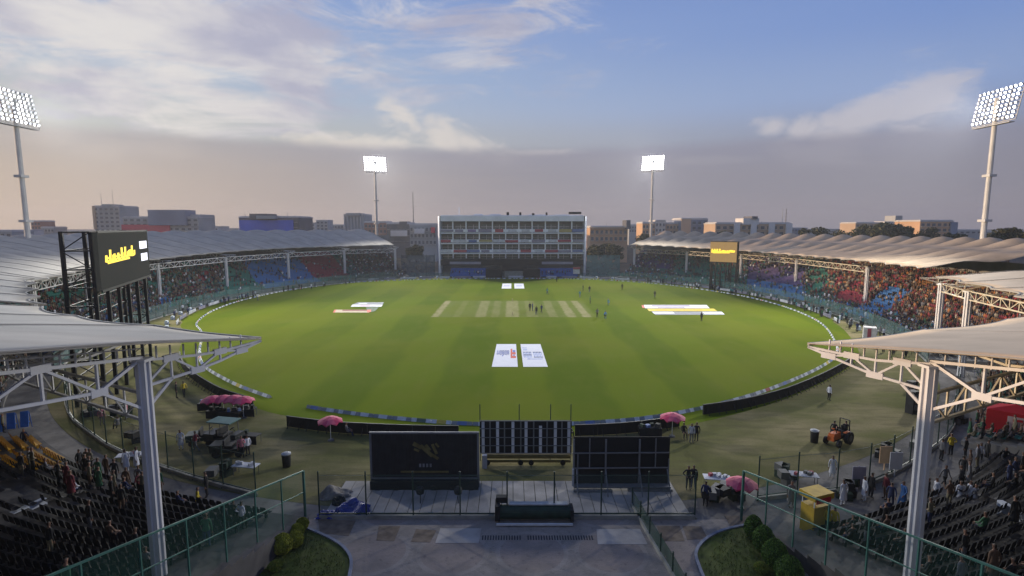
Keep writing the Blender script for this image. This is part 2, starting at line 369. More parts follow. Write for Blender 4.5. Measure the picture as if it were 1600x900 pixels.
# ================================================================== stands
MFAB = mat('roof_fabric', (.36, .33, .285), .75, .16, .35, spec=.2)
MFABW = mat('roof_fabric_sun_tint', (.44, .34, .235), .75, .16, .35, spec=.2)  # right roofs: same fabric with warm sunlight put into its colour
MST = mat('painted_steel', (.58, .57, .58), .45, .08, 1, spec=.5)
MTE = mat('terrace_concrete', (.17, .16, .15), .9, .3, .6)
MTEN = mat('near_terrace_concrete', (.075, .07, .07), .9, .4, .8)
MWA = mat('stand_wall', (.20, .20, .19), .9, .25, .3)
MTR = mat('steel_sun_tint', (.50, .44, .33), .5, .12, 1, spec=.4)  # right trusses: the steel again, low sun mixed into its colour
ROOFV, ROOFF = [], []
MSEAM = mat('seam_tape', (.30, .28, .25), .8, .1, .5)
def roof(edge_pts, width, rise, bays, parent, m, amp=.9, scal=1.0):
    cv = catmull(edge_pts, 16)
    # resample to even arc length
    L = [0]
    for a, c in zip(cv, cv[1:]): L.append(L[-1]+(c-a).length)
    nu = bays*10; nv = 22; vs = []; k = 0; bound = []
    for i in range(nu+1):
        s = L[-1]*i/nu
        while k < len(L)-2 and L[k+1] < s: k += 1
        p = cv[k].lerp(cv[k+1], (s-L[k])/max(1e-6, L[k+1]-L[k])); d = outward(p); ph = i/10.0
        sc = math.sin(math.pi*(ph % 1.0)) if (ph % 1.0) else 0
        if i % 10 == 0: bound.append((p.copy(), d.copy()))
        for j in range(nv+1):
            v = j/nv; r = v*width+sc*scal*(1-v)**2
            prof = rise*((v/.82)*(1.12-.12*(v/.82)) if v < .82 else 1-.35*((v-.82)/.18)**2)
            bump = amp*(.12+1.0*v)*(abs(math.sin(math.pi*ph))**.75)*(.72+.34*math.cos(v*math.pi*5.0)) + amp*.22*(1-sc)*math.cos(v*math.pi*5.0+math.pi)*min(1, v*4)
            vs.append((p.x+d.x*r, p.y+d.y*r, p.z+prof+bump))
    fs = [(i*(nv+1)+j, (i+1)*(nv+1)+j, (i+1)*(nv+1)+j+1, i*(nv+1)+j+1) for i in range(nu) for j in range(nv)]
    b = MB(); b.add(vs, fs); o = b.build('roof', m, parent, smooth=True)
    md = o.modifiers.new('t', 'SOLIDIFY'); md.thickness = .06
    b = MB(); nn_ = nv+1
    for i in range(0, nu+1, 10):
        for j in range(nv): b.beam(Vector(vs[i*nn_+j])+Vector((0, 0, .05)), Vector(vs[i*nn_+j+1])+Vector((0, 0, .05)), .10, .05)
    for i in range(nu): b.beam(vs[i*nn_], vs[(i+1)*nn_], .12, .14)
    b.build('roof_seam', MSEAM, parent)
    off = len(ROOFV); ROOFV.extend(vs); ROOFF.extend([tuple(q+off for q in f) for f in fs])
    return bound
def radial_truss(tip, d, col_dist, length, slope, parent, m, hgt=1.15, drop=.35, plates=True, detail=True, w=.12):
    """lattice girder under the fabric, thin at its tip"""
    b = MB(); T = Vector(tip)-Vector((0, 0, drop*.3))
    n = max(5, int(length/1.9)); up = []; lo = []
    for i in range(n+1):
        s = length*i/n; z = -drop*min(1, s/3)+slope*s; up.append(T+d*s+Vector((0, 0, z)))
        h = hgt*min(1, s/col_dist)*(1+.012*max(0, s-col_dist)); lo.append(T+d*s+Vector((0, 0, z-h)))
    for a in (up, lo):
        for p, q in zip(a, a[1:]): b.beam(p, q, w, w)
    for i in range(1, n+1):
        if i % 2 == 0: b.beam(up[i], lo[i-1], w*.8); 
        else: b.beam(lo[i], up[i-1], w*.8) if i > 1 else None
        b.beam(up[i], lo[i], w*.7)
        if detail and i < n:
            for k in (0, .5): 
                p = up[i].lerp(up[i+1], k); b.beam(p, p+Vector((0, 0, drop+.12)), w*.55)
    if plates:
        for i in range(2, n, 2):
            t = d.cross(Vector((0, 0, 1)))
            for P_, sgn in ((lo[i-1], 1), (up[i], -1)):
                c = P_; e = d*.34
                b.beam(c-e, c+e, w*1.25, .30)
    return b.build('roof_truss', m, parent), up, lo
def col_obj(p, z0, z1, w, parent, m):
    b = MB(); x, y = p[0], p[1]
    b.box((x, y, (z0+z1)/2), (w, w, z1-z0)); b.box((x, y, z1-.05), (w*1.5, w*1.5, .12))
    for sx, sy in ((1, 0), (-1, 0), (0, 1), (0, -1)): b.box((x+sx*w*.53, y+sy*w*.53, (z0+z1)/2), (w*.35 if sx else w*.12, w*.35 if sy else w*.12, z1-z0-.2))
    return b.build('column', m, parent)
def terr_z(d, flat, z0, slope1, slope2):
    return z0+min(d, flat)*slope1+max(0, d-flat)*slope2
def terrace(a0, a1, s0, depth, prof, parent, n=None, step=.85):
    n = n or max(6, int(abs(a1-a0)/1.6)); rows = int(depth/step); b = MB(); vs = []
    ring = []
    for r in range(rows+1):
        d = r*step; s = s0+d/74.0
        zl = prof(max(0, d-step)); zh = prof(d)
        if r == 0: zl = -.1
        ring.append((s, zl)); ring.append((s, zh))
    m = len(ring)
    for i in range(n+1):
        a = a0+(a1-a0)*i/n
        for s, z in ring: p = E(s, a); vs.append((p.x, p.y, z))
    fs = [(i*m+j, i*m+j+1, (i+1)*m+j+1, (i+1)*m+j) for i in range(n) for j in range(m-1)]
    o0 = len(vs)
    # end walls
    for i in (0, n):
        base = [i*m+j for j in range(m)]
        p = E(ring[-1][0], a0+(a1-a0)*i/n); vs.append((p.x, p.y, -.1)); fs.append(tuple(base+[len(vs)-1]))
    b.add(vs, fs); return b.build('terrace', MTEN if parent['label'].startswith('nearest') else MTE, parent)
def back_wall(a0, a1, s, z0, z1, parent):
    n = max(4, int(abs(a1-a0)/3)); b = MB()
    for i in range(n):
        p, q = E(s, a0+(a1-a0)*i/n), E(s, a0+(a1-a0)*(i+1)/n)
        b.beam((p.x, p.y, (z0+z1)/2), (q.x, q.y, (z0+z1)/2), .3, z1-z0)
    return b.build('back_wall', MWA, parent)
profA = lambda d: terr_z(d, 8.5, .7, .09, .40)
profC = lambda d: .35+.27*d
STANDS = {}
def stand(key, label, a0, a1, edge, width, rise, bays, cols, prof, s0, depth, m, mt, amp=.9, tslope=.13, colw=.55):
    t = thing('stadium_stand', label, 'stadium stand', (0, 0, 0), 0, 'roofed stands around the cricket ground')
    terrace(a0, a1, s0, depth, prof, t)
    back_wall(a0, a1, s0+(depth+.6)/74.0, -.1, 14.2 if t['label'].startswith(('nearest', 'grey')) else prof(depth)+2.6, t)  # nearest and grey stands get walls raised to block the low sun
    bd = roof(edge, width, rise, bays, t, m, amp, .5 if key[0] == 'C' else .9)
    tops = []
    for (x, y, zt) in cols:
        d0 = (Vector((x, y, 0))-Vector((CX, CY, 0))); sv = math.hypot((x-CX)/EA, (y-CY)/EB); dd = (sv-s0)*74
        col_obj((x, y), max(-.1, prof(dd) if dd > 0 else 0)-.2, zt, colw, t, m_col)
        tops.append(Vector((x, y, zt)))
    STANDS[key] = dict(t=t, bound=bd, tops=tops, prof=prof, s0=s0, depth=depth, a=(a0, a1))
    return t, bd, tops
m_col = MST
def lattice(pts, h, parent, m, w=.14, step=1.5):
    b = MB()
    for p, q in zip(pts, pts[1:]):
        n = max(2, int((q-p).length/step)); H = Vector((0, 0, -h))
        b.beam(p, q, w); b.beam(p+H, q+H, w)
        for i in range(n):
            u, v = p.lerp(q, i/n), p.lerp(q, (i+1)/n)
            b.beam(u, u+H, w*.6); b.beam(u+H if i % 2 else u, v if i % 2 else v+H, w*.6)
    return b.build('edge_truss', m, parent)
# far stands
eAL = [(-59.9, 66.4, 10.9), (-63.5, 73.5, 10.8), (-68.5, 84, 10.7), (-74.5, 98, 10.7), (-76.5, 113, 10.7), (-76, 137, 11.0), (-69, 160, 11.2), (-58, 177, 11.1), (-42, 190, 11.2)]
cAL = [(-42, 191, 9.9), (-56, 177.5, 9.9), (-67.5, 160, 9.9), (-75.5, 140, 9.8), (-79.5, 119, 9.6), (-78, 97, 9.6), (-70, 77, 9.7)]
tAL, bAL, pAL = stand('AL', 'long grey roofed stand curving round the left side of the field behind the scoreboard', -212.5, -238.5, eAL, 31, 5.0, 24, cAL, profA, 1.045, 27, MFAB, MST, .6)
for ch in list(tAL.children):                       # seating runs the whole length of the roof
    if ch.name.startswith(('terrace', 'back_wall')): bpy.data.objects.remove(ch)
terrace(-148, -240.5, 1.045, 27, profA, tAL); back_wall(-148, -240.5, 1.045+27.6/74, -.1, 14.4, tAL)  # left wall height is set to block the low sun
STANDS['AL']['a'] = (-148, -240.5)
eAR = [(70, 91.5, 10.7), (71.6, 108, 10.7), (70.5, 133, 10.6), (63.5, 157, 10.8), (54, 174, 11.0), (42, 190, 11.2)]
cAR = [(44, 191, 9.9), (57.6, 175, 9.7), (68, 157.5, 9.6), (74.6, 139, 9.4), (75.2, 112, 9.4)]
tAR, bAR, pAR = stand('AR', 'long sunlit tan roofed stand curving round the right side of the field behind the gold screen', -33.5, 56, eAR, 30, 3.3, 22, cAR, profA, 1.03, 27, MFABW, MTR, 1.75)
lattice([p+Vector((0, 0, 0)) for p in pAL], 1.15, tAL, MST); lattice(pAR, 1.15, tAR, MTR)
for tops, t, m in ((pAL, tAL, MST), (pAR, tAR, MTR)):
    for p in tops:
        d = outward(p); radial_truss(p-d*3.2+Vector((0, 0, .75)), d, 4, 26, .10, t, m, 1.1, .3, False, False, .13)
# middle stands
eBL = [(-38.3, 43.2, 11.6), (-44.6, 49.7, 11.5), (-52.5, 58.3, 11.5), (-59.2, 65.5, 11.5)]
cBL = [(-43, 42, 10.2), (-55, 52, 10.2), (-64, 65, 10.1)]
tBL, bBL, pBL = stand('BL', 'grey roofed stand at the left edge with its roof behind the nearest left one', -124, -147.6, eBL, 32, 4.9, 4, cBL, profC, 1.075, 22, MFAB, MST, .35)
eBR = [(54.5, 68, 11.5), (51.5, 60.5, 11.5), (48, 51.5, 11.6), (41.5, 42, 11.7)]
cBR = [(57.4, 70.5, 10.3), (54.2, 62.5, 10.3), (49.5, 47, 10.4)]
tBR, bBR, pBR = stand('BR', 'sunlit tan roofed stand at the right edge whose pointed roof tip overlaps the far roof', -36, -56.5, eBR, 30, 3.0, 4, cBR, profC, 1.075, 22, MFABW, MTR, .45)
for tops, t, m in ((pBL, tBL, MST), (pBR, tBR, MTR)):
    lattice(tops, 1.0, t, m)
    for p in tops:
        d = outward(p); radial_truss(p-d*2.4+Vector((0, 0, .8)), d, 4, 26, .10, t, m, 1.1, .3, False, False, .13)
# nearest stands
eCL = [(-13.3, 27.6, 12.1), (-19, 30.6, 12.0), (-26, 33.8, 11.9), (-33, 38.3, 11.7), (-37.5, 42, 11.6)]
tCL, bCL, pCL = stand('CL', 'nearest stand at lower left with a big grey roof on a white column', -98.6, -123.6, eCL, 32, 4.3, 3, [(-15.6, 21.9, 12.45), (-37, 35, 10.6)], profC, 1.055, 22, MFAB, MST, .22, colw=.42)
eCR = [(14.9, 26.2, 12.1), (20.5, 28.9, 12.0), (28, 32.2, 11.9), (35, 36, 11.8), (40.5, 40.5, 11.7)]
tCR, bCR, pCR = stand('CR', 'nearest stand at lower right with a sunlit beige roof on a tall column', -76.6, -57.2, eCR, 32, 3.7, 3, [(17.6, 21.8, 12.2), (33, 30, 10.6)], profC, 1.10, 22, MFABW, MST, .22, colw=.42)
for tip, cp_, t in ((Vector((-13.3, 27.6, 12.1)), Vector((-15.6, 21.9, 0)), tCL), (Vector((14.9, 26.2, 12.1)), Vector((17.6, 21.8, 0)), tCR)):
    d = outward((tip+cp_)/2)
    dist = (Vector((tip.x, tip.y, 0))-cp_).length; dd = (cp_-Vector((tip.x, tip.y, 0))).normalized()
    o, up, lo = radial_truss(tip, dd, dist, dist, .14, t, MST, 1.15, .45, True, True, .11)
    base = up[-1]; 
    o2, u2, l2 = radial_truss(base+Vector((0, 0, .12)), d, .01, 22, .15, t, MST, 1.15, .02, True, False, .12)
    b = MB(); b.beam(base+Vector((0, 0, .5)), base+d*21.5+Vector((0, 0, .5+21.5*.15)), .05)
    for i in range(1, 40):
        p = base+d*(i*.55)+Vector((0, 0, i*.55*.15)); b.beam(p, p+Vector((0, 0, .55)), .05)
    q = base+d*2.2+Vector((0, 0, .1))
    b.build('purlin_posts', MST, t)
    for e in (l2[1], lo[-2]): b = MB(); b.beam((cp_.x, cp_.y, 10.2), e, .11); b.build('roof_brace', MST, t)
    for tt in (bCL if tip.x < 0 else bCR)[1:]:
        p, dq = tt; radial_truss(p+Vector((0, 0, -.1)), dq, 4, 26, .13, t, MST if tip.x < 0 else MTR, 1.1, .3, False, False, .12)
lattice([Vector((17.6, 21.8, 10.9)), Vector((25, 25.6, 10.9)), Vector((33, 30, 10.8))], 1.3, tCR, MTR, .12)
lattice([Vector((-15.6, 21.9, 10.9)), Vector((-26, 27.5, 10.9)), Vector((-37, 35, 10.8))], 1.2, tCL, MST, .11)
bvh = BVHTree.FromPolygons(ROOFV, ROOFF)
def visible(p):
    x, y = proj(p)
    if not (-20 < x < 1620 and -20 < y < 925): return False
    o = Vector((0, 0, CAM_H)); d = Vector(p)-o; L = d.length; d.normalize()
    return bvh.ray_cast(o, d, L-.3)[0] is None
# ================================================================== pavilion
MWH = mat('pavilion_white', (.74, .76, .80), .8, .10, .3); MDK = mat('dark_opening', (.035, .036, .034), .6, .3, .3)
MGL = mat('tinted_glass', (.17, .20, .20), .15, .2, .2, spec=.6); MBLK = mat('black_cloth', (.012, .012, .014), .85, .2, 1)
BANN = {n: mat('banner_'+n, c, .7, .15, .8) for n, c in dict(red=(.34, .07, .09), blue=(.12, .17, .34), white=(.50, .51, .55), yellow=(.36, .30, .12), grey=(.24, .23, .30), purple=(.22, .17, .34)).items()}
PY = 189.6
pv = thing('pavilion_building', 'long white five storey pavilion with open balconies at the far end of the field', 'pavilion', (0, PY, 0))
def pz(y): return CAM_H-(y-353)*PY/F_PX*.998
x0, x1 = -25.7, 25.9
b = MB(); b.box(((x0+x1)/2, 12, 10), (x1-x0-.8, 14, 20)); b.build('core_wall', mat('pavilion_inner', (.16, .16, .15), .9, .2, .2), pv)
b = MB(); b.box(((x0+x1)/2, 7, 20.6), (x1-x0, 15, 1.9)); b.box(((x0+x1)/2, 7, 21.65), (x1-x0-1, 14, .2)); b.build('roof', MWH, pv)
levels = [17.0-3.55*i for i in range(4)]     # slab heights below each storey: 15.6, 12.2, 8.8
slabs = [15.45, 11.75, 8.25]
for z in slabs:
    b = MB(); b.box(((x0+x1)/2, 2.2, z), (x1-x0, 5.2, .35)); b.build('balcony_slab', MWH, pv)
nb = 11; bw = (x1-x0)/nb
for i in range(nb+1):
    b = MB(); b.box((x0+i*bw, .3, 13.1), (.42, .5, 13.2)); b.build('pillar', MWH, pv)
for fl, z in enumerate([17.4, 13.6, 10.0, 6.6]):
    for i in range(nb):
        b = MB(); cx = x0+(i+.5)*bw; b.box((cx, 4.9, z), (bw-.7, .2, 2.2)); w = b.build('window', MGL, pv)
        b = MB(); b.box((cx, 4.75, z), (.1, .1, 2.2)); b.box((cx, 4.75, z+.3), (bw-.7, .1, .08)); b.build('window_frame', MWH, w)
seq = [['grey', 'grey', 'purple', 'grey', 'red', 'white', 'white', 'red', 'white', 'yellow', 'blue'], ['red', 'white', 'blue', 'yellow', 'white', 'red', 'white', 'grey', 'white', 'red', 'grey'], ['white', 'red', 'blue', 'grey', 'white', 'white', 'red', 'white', 'red', 'grey', 'blue']]
for fl, z in enumerate([16.35, 12.7, 9.15]):
    for i in range(nb):
        ww = bw*rnd.choice([.62, .8, 1.0, 1.0]); b = MB(); b.box((x0+(i+.5)*bw+rnd.uniform(-.3, .3), -.45, z+rnd.uniform(-.1, .1)), (ww, .06, rnd.uniform(.75, 1.15))); b.build('banner', BANN[seq[fl][i]], pv)
    b = MB(); b.box(((x0+x1)/2, -.30, z), (x1-x0, .08, 1.0)); b.build('parapet', MWH if fl < 2 else MWH, pv)
# splayed wings
for sgn, xa in ((-1, x0), (1, x1)):
    b = MB(); b.add([(xa, -.5, 0), (xa+sgn*2.3, 12, 0), (xa+sgn*2.3, 12, 21.5), (xa, -.5, 21.5), (xa-sgn*.4, -.5, 0), (xa-sgn*.4, 12, 0), (xa-sgn*.4, 12, 21.5), (xa-sgn*.4, -.5, 21.5)],
                    [(0, 1, 2, 3), (1, 5, 6, 2), (5, 4, 7, 6), (4, 0, 3, 7), (3, 2, 6, 7)]); b.build('side_wing', mat('wing_wall', (.42, .45, .52), .8, .15, .2), pv)
b = MB(); b.box((0, -1.6, 5.2), (x1-x0-1.4, 1.4, 2.2)); b.build('black_fascia', MBLK, pv)
b = MB(); b.box((.9, -3.6, 4.4), (8.6, .25, 4.2)); b.build('sight_screen_upper', MBLK, pv)
for xc in (-16.5, 16): b = MB(); b.box((xc, -2.4, 5.0), (11, .1, .9)); b.build('name_board', BANN['grey'], pv)
for xc in (-6.3, 6.9): b = MB(); b.box((xc, -4.4, 1.6), (5.8, 1.4, 3.0)); b.build('black_screen', MBLK, pv)
b = MB(); b.box((.6, -3.6, 1.1), (6.4, 1, 2.2)); b.build('dugout', mat('dugout_grey', (.22, .22, .2), .8), pv)
MBS = mat('blue_seat', (.025, .10, .36), .6, .25, 2)
for xc, ww in ((-15.4, 12.5), (16.2, 13.5)):
    b = MB()
    for r in range(5): b.box((xc, -4.6+r*.85, .7+r*.5), (ww, .5, .5)); b.box((xc, -4.2+r*.85, .9+r*.5), (ww, .08, .5))
    b.build('seating_tier', MBS, pv)
b = MB(); b.box((22.5, -4.4, 2.2), (2.2, 1, 1.6)); b.build('corner_booth', BANN['white'], pv)
b = MB(); b.box((22.5, -4.9, 3.3), (2.4, .4, .6)); b.build('booth_sign', BANN['red'], pv)
for xx, zz, w_, h_ in ((-1.5, 22.6, .9, 1.2), (3.0, 22.6, .7, 1.1), (7.6, 22.4, .9, .8), (12.4, 22.5, .6, 1.2), (22.6, 22.9, 4.4, .8), (-12, 22.2, 3, .6), (-6, 22.2, 4, .5), (9, 22.1, 6, .4), (18, 22.1, 5, .4)):
    b = MB(); b.box((xx, 3, zz-.3), (w_, 1.5, h_)); b.build('rooftop_unit', MBLK if h_ > .7 else MWH, pv)
b = MB(); b.beam((-19.5, 8, 21.7), (-19.5, 8, 25), .25); b.box((-19.5, 8, 24.2), (.8, .3, .1)); b.build('antenna', MWH, pv)

# ================================================================== floodlights
MPO = mat('mast_steel', (.46, .45, .43), .5, .12, .5, spec=.4); MHD = mat('lamp_housing', (.35, .36, .38), .5, .1, 1)
MEM = mat('lamp_glow', (1, 1, 1), .5, 0, emit=9, emitcol=(.93, .96, 1)); MEMD = mat('lamp_glow_side', (1, 1, 1), .5, 0, emit=.95, emitcol=(.85, .90, 1)); MEMD2 = mat('lamp_glow_dim', (1, 1, 1), .5, 0, emit=.5, emitcol=(.80, .88, 1)); MEM2 = mat('lamp_glow_strong', (1, 1, 1), .5, 0, emit=22, emitcol=(.95, .97, 1))
def flood(px, py, Yd, ztop, label, cols, rows, cw, chh, em, wpole, lean_lab=None):
    base = y_at(px, py, Yd); bx = base.x
    tgt = Vector((0, 110, 0)); rz = math.atan2(tgt.y-Yd, tgt.x-bx)-math.pi/2   # local +Y towards the field centre
    t = thing('floodlight_tower', label, 'floodlight tower', (bx, Yd, 0), rz, 'floodlight towers around the ground')
    zb = ztop-rows*chh-.6
    b = MB(); b.tube((0, 0, 0), (0, 0, ztop-2), wpole/2, wpole*.36, 12); b.box((0, 0, .3), (wpole*1.8, wpole*1.8, .6)); b.build('mast', MPO, t, smooth=False)
    b = MB(); Wd = cols*cw
    b.box((0, .4, zb), (Wd*.86, 1.1, .14)); b.beam((-Wd*.43, .95, zb+.9), (Wd*.43, .95, zb+.9), .06)
    for i in range(7): b.beam((-Wd*.43+i*Wd*.143, .95, zb), (-Wd*.43+i*Wd*.143, .95, zb+.9), .05)
    b.build('platform', MPO, t)
    b = MB()
    for i in range(rows+1): b.beam((-Wd/2, .35-i*chh*.18, zb+.6+i*chh-.2), (Wd/2, .35-i*chh*.18, zb+.6+i*chh-.2), .12)
    for i in range(5): b.beam((-Wd/2+i*Wd/4, .35, zb+.5), (-Wd/2+i*Wd/4, .35-rows*chh*.18, ztop-.1), .12)
    b.build('lamp_frame', MPO, t)
    for bz in (.42, .62): b = MB(); b.box((0, 0, ztop*bz), (wpole*1.6, wpole*1.3, .5)); b.build('service_box', MPO, t)
    # one lamp: drum housing with a glowing front
    b = MB(); r = min(cw, chh)*.32; b.tube((0, -.35, 0), (0, .12, 0), r*.7, r, 10); b.tube((0, .13, 0), (0, .16, 0), r*.93, r*.93, 10, 1)
    first = None
    for rr in range(rows):
        for c in range(cols):
            if first is None: first = b.build('lamp', [MHD, em], t); o = first
            else: o = first.copy(); COL.objects.link(o); o.parent = t
            o.material_slots[1].link = 'OBJECT'; o.material_slots[1].material = em if (Yd > 150 or rnd.random() < .62) else rnd.choice([MEMD, MEMD2])
            o.location = (-Wd/2+(c+.5)*cw, .62-rr*chh*.18, zb+.6+(rr+.5)*chh); o.rotation_euler = (R(-16), 0, R((c/(cols-1)-.5)*-14))
    ld = bpy.data.lights.new('flood_beam', 'SPOT'); ld.energy = FLOOD_W; ld.spot_size = R(86); ld.spot_blend = 1.0; ld.shadow_soft_size = 2.5; ld.color = (1, .98, .90)
    lo = bpy.data.objects.new('flood_beam', ld); COL.objects.link(lo); p = Vector((bx, Yd, ztop-3))+(tgt-Vector((bx, Yd, 0))).normalized()*2.2
    aim = Vector((-bx*.1, 84 if Yd < 150 else 96, 0)); lo.location = p; lo.rotation_euler = (aim-p).to_track_quat('-Z', 'Y').to_euler()
    return t
flood(43, 366, 110, 45.2, 'tall floodlight tower at the left edge above the grey roof', 10, 8, .98, .84, MEM, 1.15)
flood(1535, 380, 110, 45.4, 'tall sunlit floodlight tower at the right edge above the beige roof', 10, 8, .98, .84, MEM, 1.15)
flood(589, 366, 214, 45.2, 'distant floodlight tower left of the white pavilion', 9, 7, .98, .82, MEM2, 1.15)
flood(1017, 366, 214, 45.6, 'distant floodlight tower right of the white pavilion', 9, 7, .98, .82, MEM2, 1.15)

# ================================================================== big screens
MSC = mat('led_dark', (.007, .0075, .007), .9, .1, 1, emit=.026, emitcol=(.95, 1, .95), spec=.03); MSG = mat('led_gold', (.20, .13, .05), .6, .1, 1, emit=.17, emitcol=(.85, .55, .20))
MYE = mat('led_yellow', (.8, .6, .05), .6, 0, emit=.85, emitcol=(1, .70, .06)); MYW = mat('led_white', (.8, .8, .9), .6, 0, emit=.75, emitcol=(.86, .86, 1)); MBF = mat('black_frame', (.012, .012, .012), .6, .2, 1)
def screen(P0, P1, zb, zt, depth, label, face, marks, leg_z=0):
    P0, P1 = Vector((*P0, 0)), Vector((*P1, 0)); L = (P1-P0).length; d = (P1-P0)/L
    ang = math.atan2(d.y, d.x); t = thing('scoreboard_screen', label, 'scoreboard screen', P0, ang)      # local x along the panel, local -y faces the field
    b = MB(); b.box((L/2, .2, (zb+zt)/2), (L, .4, zt-zb)); b.build('screen_panel', face, t)
    b = MB(); b.beam((0, -.03, zb), (L, -.03, zb), .1, .25); b.beam((0, -.03, zt), (L, -.03, zt), .1, .2); b.build('panel_rim', MBF, t)
    for (u0, u1, v0, v1, m, nm, poly) in marks:
        b = MB()
        for q in poly:
            b.add([(L*(u0+(u1-u0)*a), -.014, zb+(zt-zb)*(v0+(v1-v0)*c)) for a, c in q], [tuple(range(len(q)))])
        b.build(nm, m, t)
    n = 6
    for yy in (.6, depth):
        for i in range(n if yy < 1 else 4):
            x = L*(i+.08)/(n-1 if yy < 1 else 3)*.97; b = MB(); b.beam((min(x, L), yy, leg_z), (min(x, L), yy, zt if yy > 1 or True else zb), .32); b.build('leg', MBF, t)
    b = MB(); k = 9
    for i in range(k+1):
        z = leg_z+1+(zt-leg_z-1)*i/k
        for x in (0.1, L-.1): b.beam((x, .6, z), (x, depth, z), .14)
        b.beam((.1, depth, z), (L-.1, depth, z), .12)
        if i < k:
            z2 = leg_z+1+(zt-leg_z-1)*(i+1)/k
            for x in (0.1, L-.1): b.beam((x, .6 if i % 2 else depth, z), (x, depth if i % 2 else .6, z2), .09)
    b.build('scaffold_brace', MBF, t)
    return t
def script_strokes(n, seed):
    rr = random.Random(seed); out = []
    def st(a, b_, w):
        dx, dy = b_[0]-a[0], b_[1]-a[1]; l = math.hypot(dx*2.6, dy) or 1; nx, ny = -dy/l*w/2.6, dx*2.6/l*w
        out.append([(a[0]-nx, a[1]-ny), (b_[0]-nx, b_[1]-ny), (b_[0]+nx, b_[1]+ny), (a[0]+nx, a[1]+ny)])
    for i in range(n):
        x = (i+.12)/n; w = .75/n; lift = i/n*.18; h = rr.choice([.55, .55, .9]); k = rr.choice([0, 1, 2])
        st((x, lift+.05), (x+w*.15, lift+h), .09)
        if k == 0: st((x, lift+.08), (x+w, lift+.14), .09); st((x+w, lift+.1), (x+w*1.05, lift+.5), .09)
        elif k == 1: st((x+w*.1, lift+.5), (x+w, lift+.52), .09); st((x+w*.9, lift+.05), (x+w, lift+.55), .09)
        else: st((x+w*.1, lift+.3), (x+w*.9, lift+.34), .08); st((x, lift+.1), (x+w*.9, lift+.1), .08)
    st((.05, -.03), (.8, .06), .07)
    return out
SQ = [[(0, 0), (1, 0), (1, 1), (0, 1)]]
screen((-40.6, 52.2), (-47.5, 69.5), 11.55, 17.4, 3.0, 'big black scoreboard screen with yellow script on black scaffold at the left', MSC,
       [(.10, .66, .46, .70, MYE, 'screen_lettering', script_strokes(8, 3)), (.78, .96, .62, .78, MYW, 'screen_figure_box', SQ), (.80, .96, .36, .52, MYW, 'screen_figure_box', SQ)])
screen((55.9, 150), (61.6, 145.8), 7.9, 13.66, 1.8, 'small gold scoreboard screen with yellow lettering in front of the right stand', MSG,
       [(.06, .92, .45, .66, MYE, 'screen_lettering', script_strokes(9, 5))])

# ================================================================== city
CM = {k: mat('city_'+k, c, .85, .18, .06) for k, c in dict(grey=(.40, .41, .40), pale=(.55, .54, .52), brick=(.38, .22, .17), tan=(.52, .38, .26), dark=(.15, .15, .16), bluegrey=(.24, .27, .34), white=(.72, .70, .66), red=(.68, .06, .10), navy=(.07, .13, .55), orange=(.58, .37, .22)).items()}  # orange: low sun put into the wall colour of right-hand fronts
MWN = mat('dark_window', (.10, .11, .12), .3, .2, .1, spec=.5)
def building(pxl, pxr, ytop, D, label, m, floors=4, wcols=6, depth=18, extras=(), strips=False, group='city buildings beyond the stands', win=True, rot=0, name='apartment_building'):
    a = y_at(pxl, ytop, D); c = y_at(pxr, ytop, D); w = c.x-a.x; H = a.z; t = thing(name, label, 'building', ((a.x+c.x)/2, D, 0), rot, group)
    b = MB(); b.box((0, depth/2, H/2), (w, depth, H)); b.build('wall', m, t)
    b = MB(); b.box((0, depth/2, H+.2), (w+.5, depth+.5, .6)); b.box((0, depth/2, H+.75), (w*.97, depth*.97, .5)); b.build('roof', CM['pale'] if m is not CM['pale'] else CM['grey'], t)
    vis0 = 8.0
    if win:
        fh = 3.3; nf = max(1, min(floors, int((H-vis0)/fh))); cw = w/wcols; first = None
        for f in range(nf):
            for i in range(wcols):
                if first is None:
                    b = MB(); b.box((0, -.06, 0), (cw*.55, .22, 1.6)); b.box((0, -.4, -1.05), (cw*.7, .8, .16), 0, 1); first = b.build('window', [MWN, CM['pale']], t); o = first
                else: o = first.copy(); COL.objects.link(o); o.parent = t
                o.location = (-w/2+(i+.5)*cw, 0, H-2.0-f*fh)
    for e in extras:
        kind = e[0]
        if kind == 'box':      # pixel box on the building: x0,x1,y0,y1,material,name,out
            _, ex0, ex1, ey0, ey1, em, en, off = e; p = y_at(ex0, ey0, D); q = y_at(ex1, ey1, D)
            b = MB(); b.box(((p.x+q.x)/2-t.location.x, off, (p.z+q.z)/2), (q.x-p.x, 1.0 if off < 0 else depth*.6, p.z-q.z)); b.build(en, em, t)
        if kind == 'mast':
            _, ex, ey = e; p = y_at(ex, ey, D); b = MB(); b.tube((p.x-t.location.x, 4, H), (p.x-t.location.x, 4, p.z), .22, .08, 6); b.build('antenna', CM['grey'], t)
    return t
building(145, 186, 323, 420, 'tall pale grey office tower with two thin antennas on the left skyline', CM['grey'], 6, 5, 22, [('box', 145, 152, 322, 358, CM['tan'], 'side_tone_strip', -.6), ('mast', 151, 300), ('mast', 169, 296), ('box', 160, 175, 319, 324, CM['grey'], 'lift_room', 6)], name='office_tower')  # tan strip paints the sunlit left side onto the tower front
building(191, 310, 340, 400, 'wide grey office block with a long red banner on the left skyline', CM['grey'], 3, 12, 22, [('box', 192, 268, 351, 366, CM['red'], 'banner', -1.2), ('box', 234, 294, 328, 352, CM['bluegrey'], 'upper_storeys', 4), ('mast', 206, 331)], name='office_block')
building(294, 312, 337, 404, 'narrow grey tower joined to the red bannered block', CM['grey'], 5, 3, 20, name='office_tower')
building(313, 341, 355, 520, 'low pale block right of the narrow grey tower', CM['pale'], 3, 4, 20)
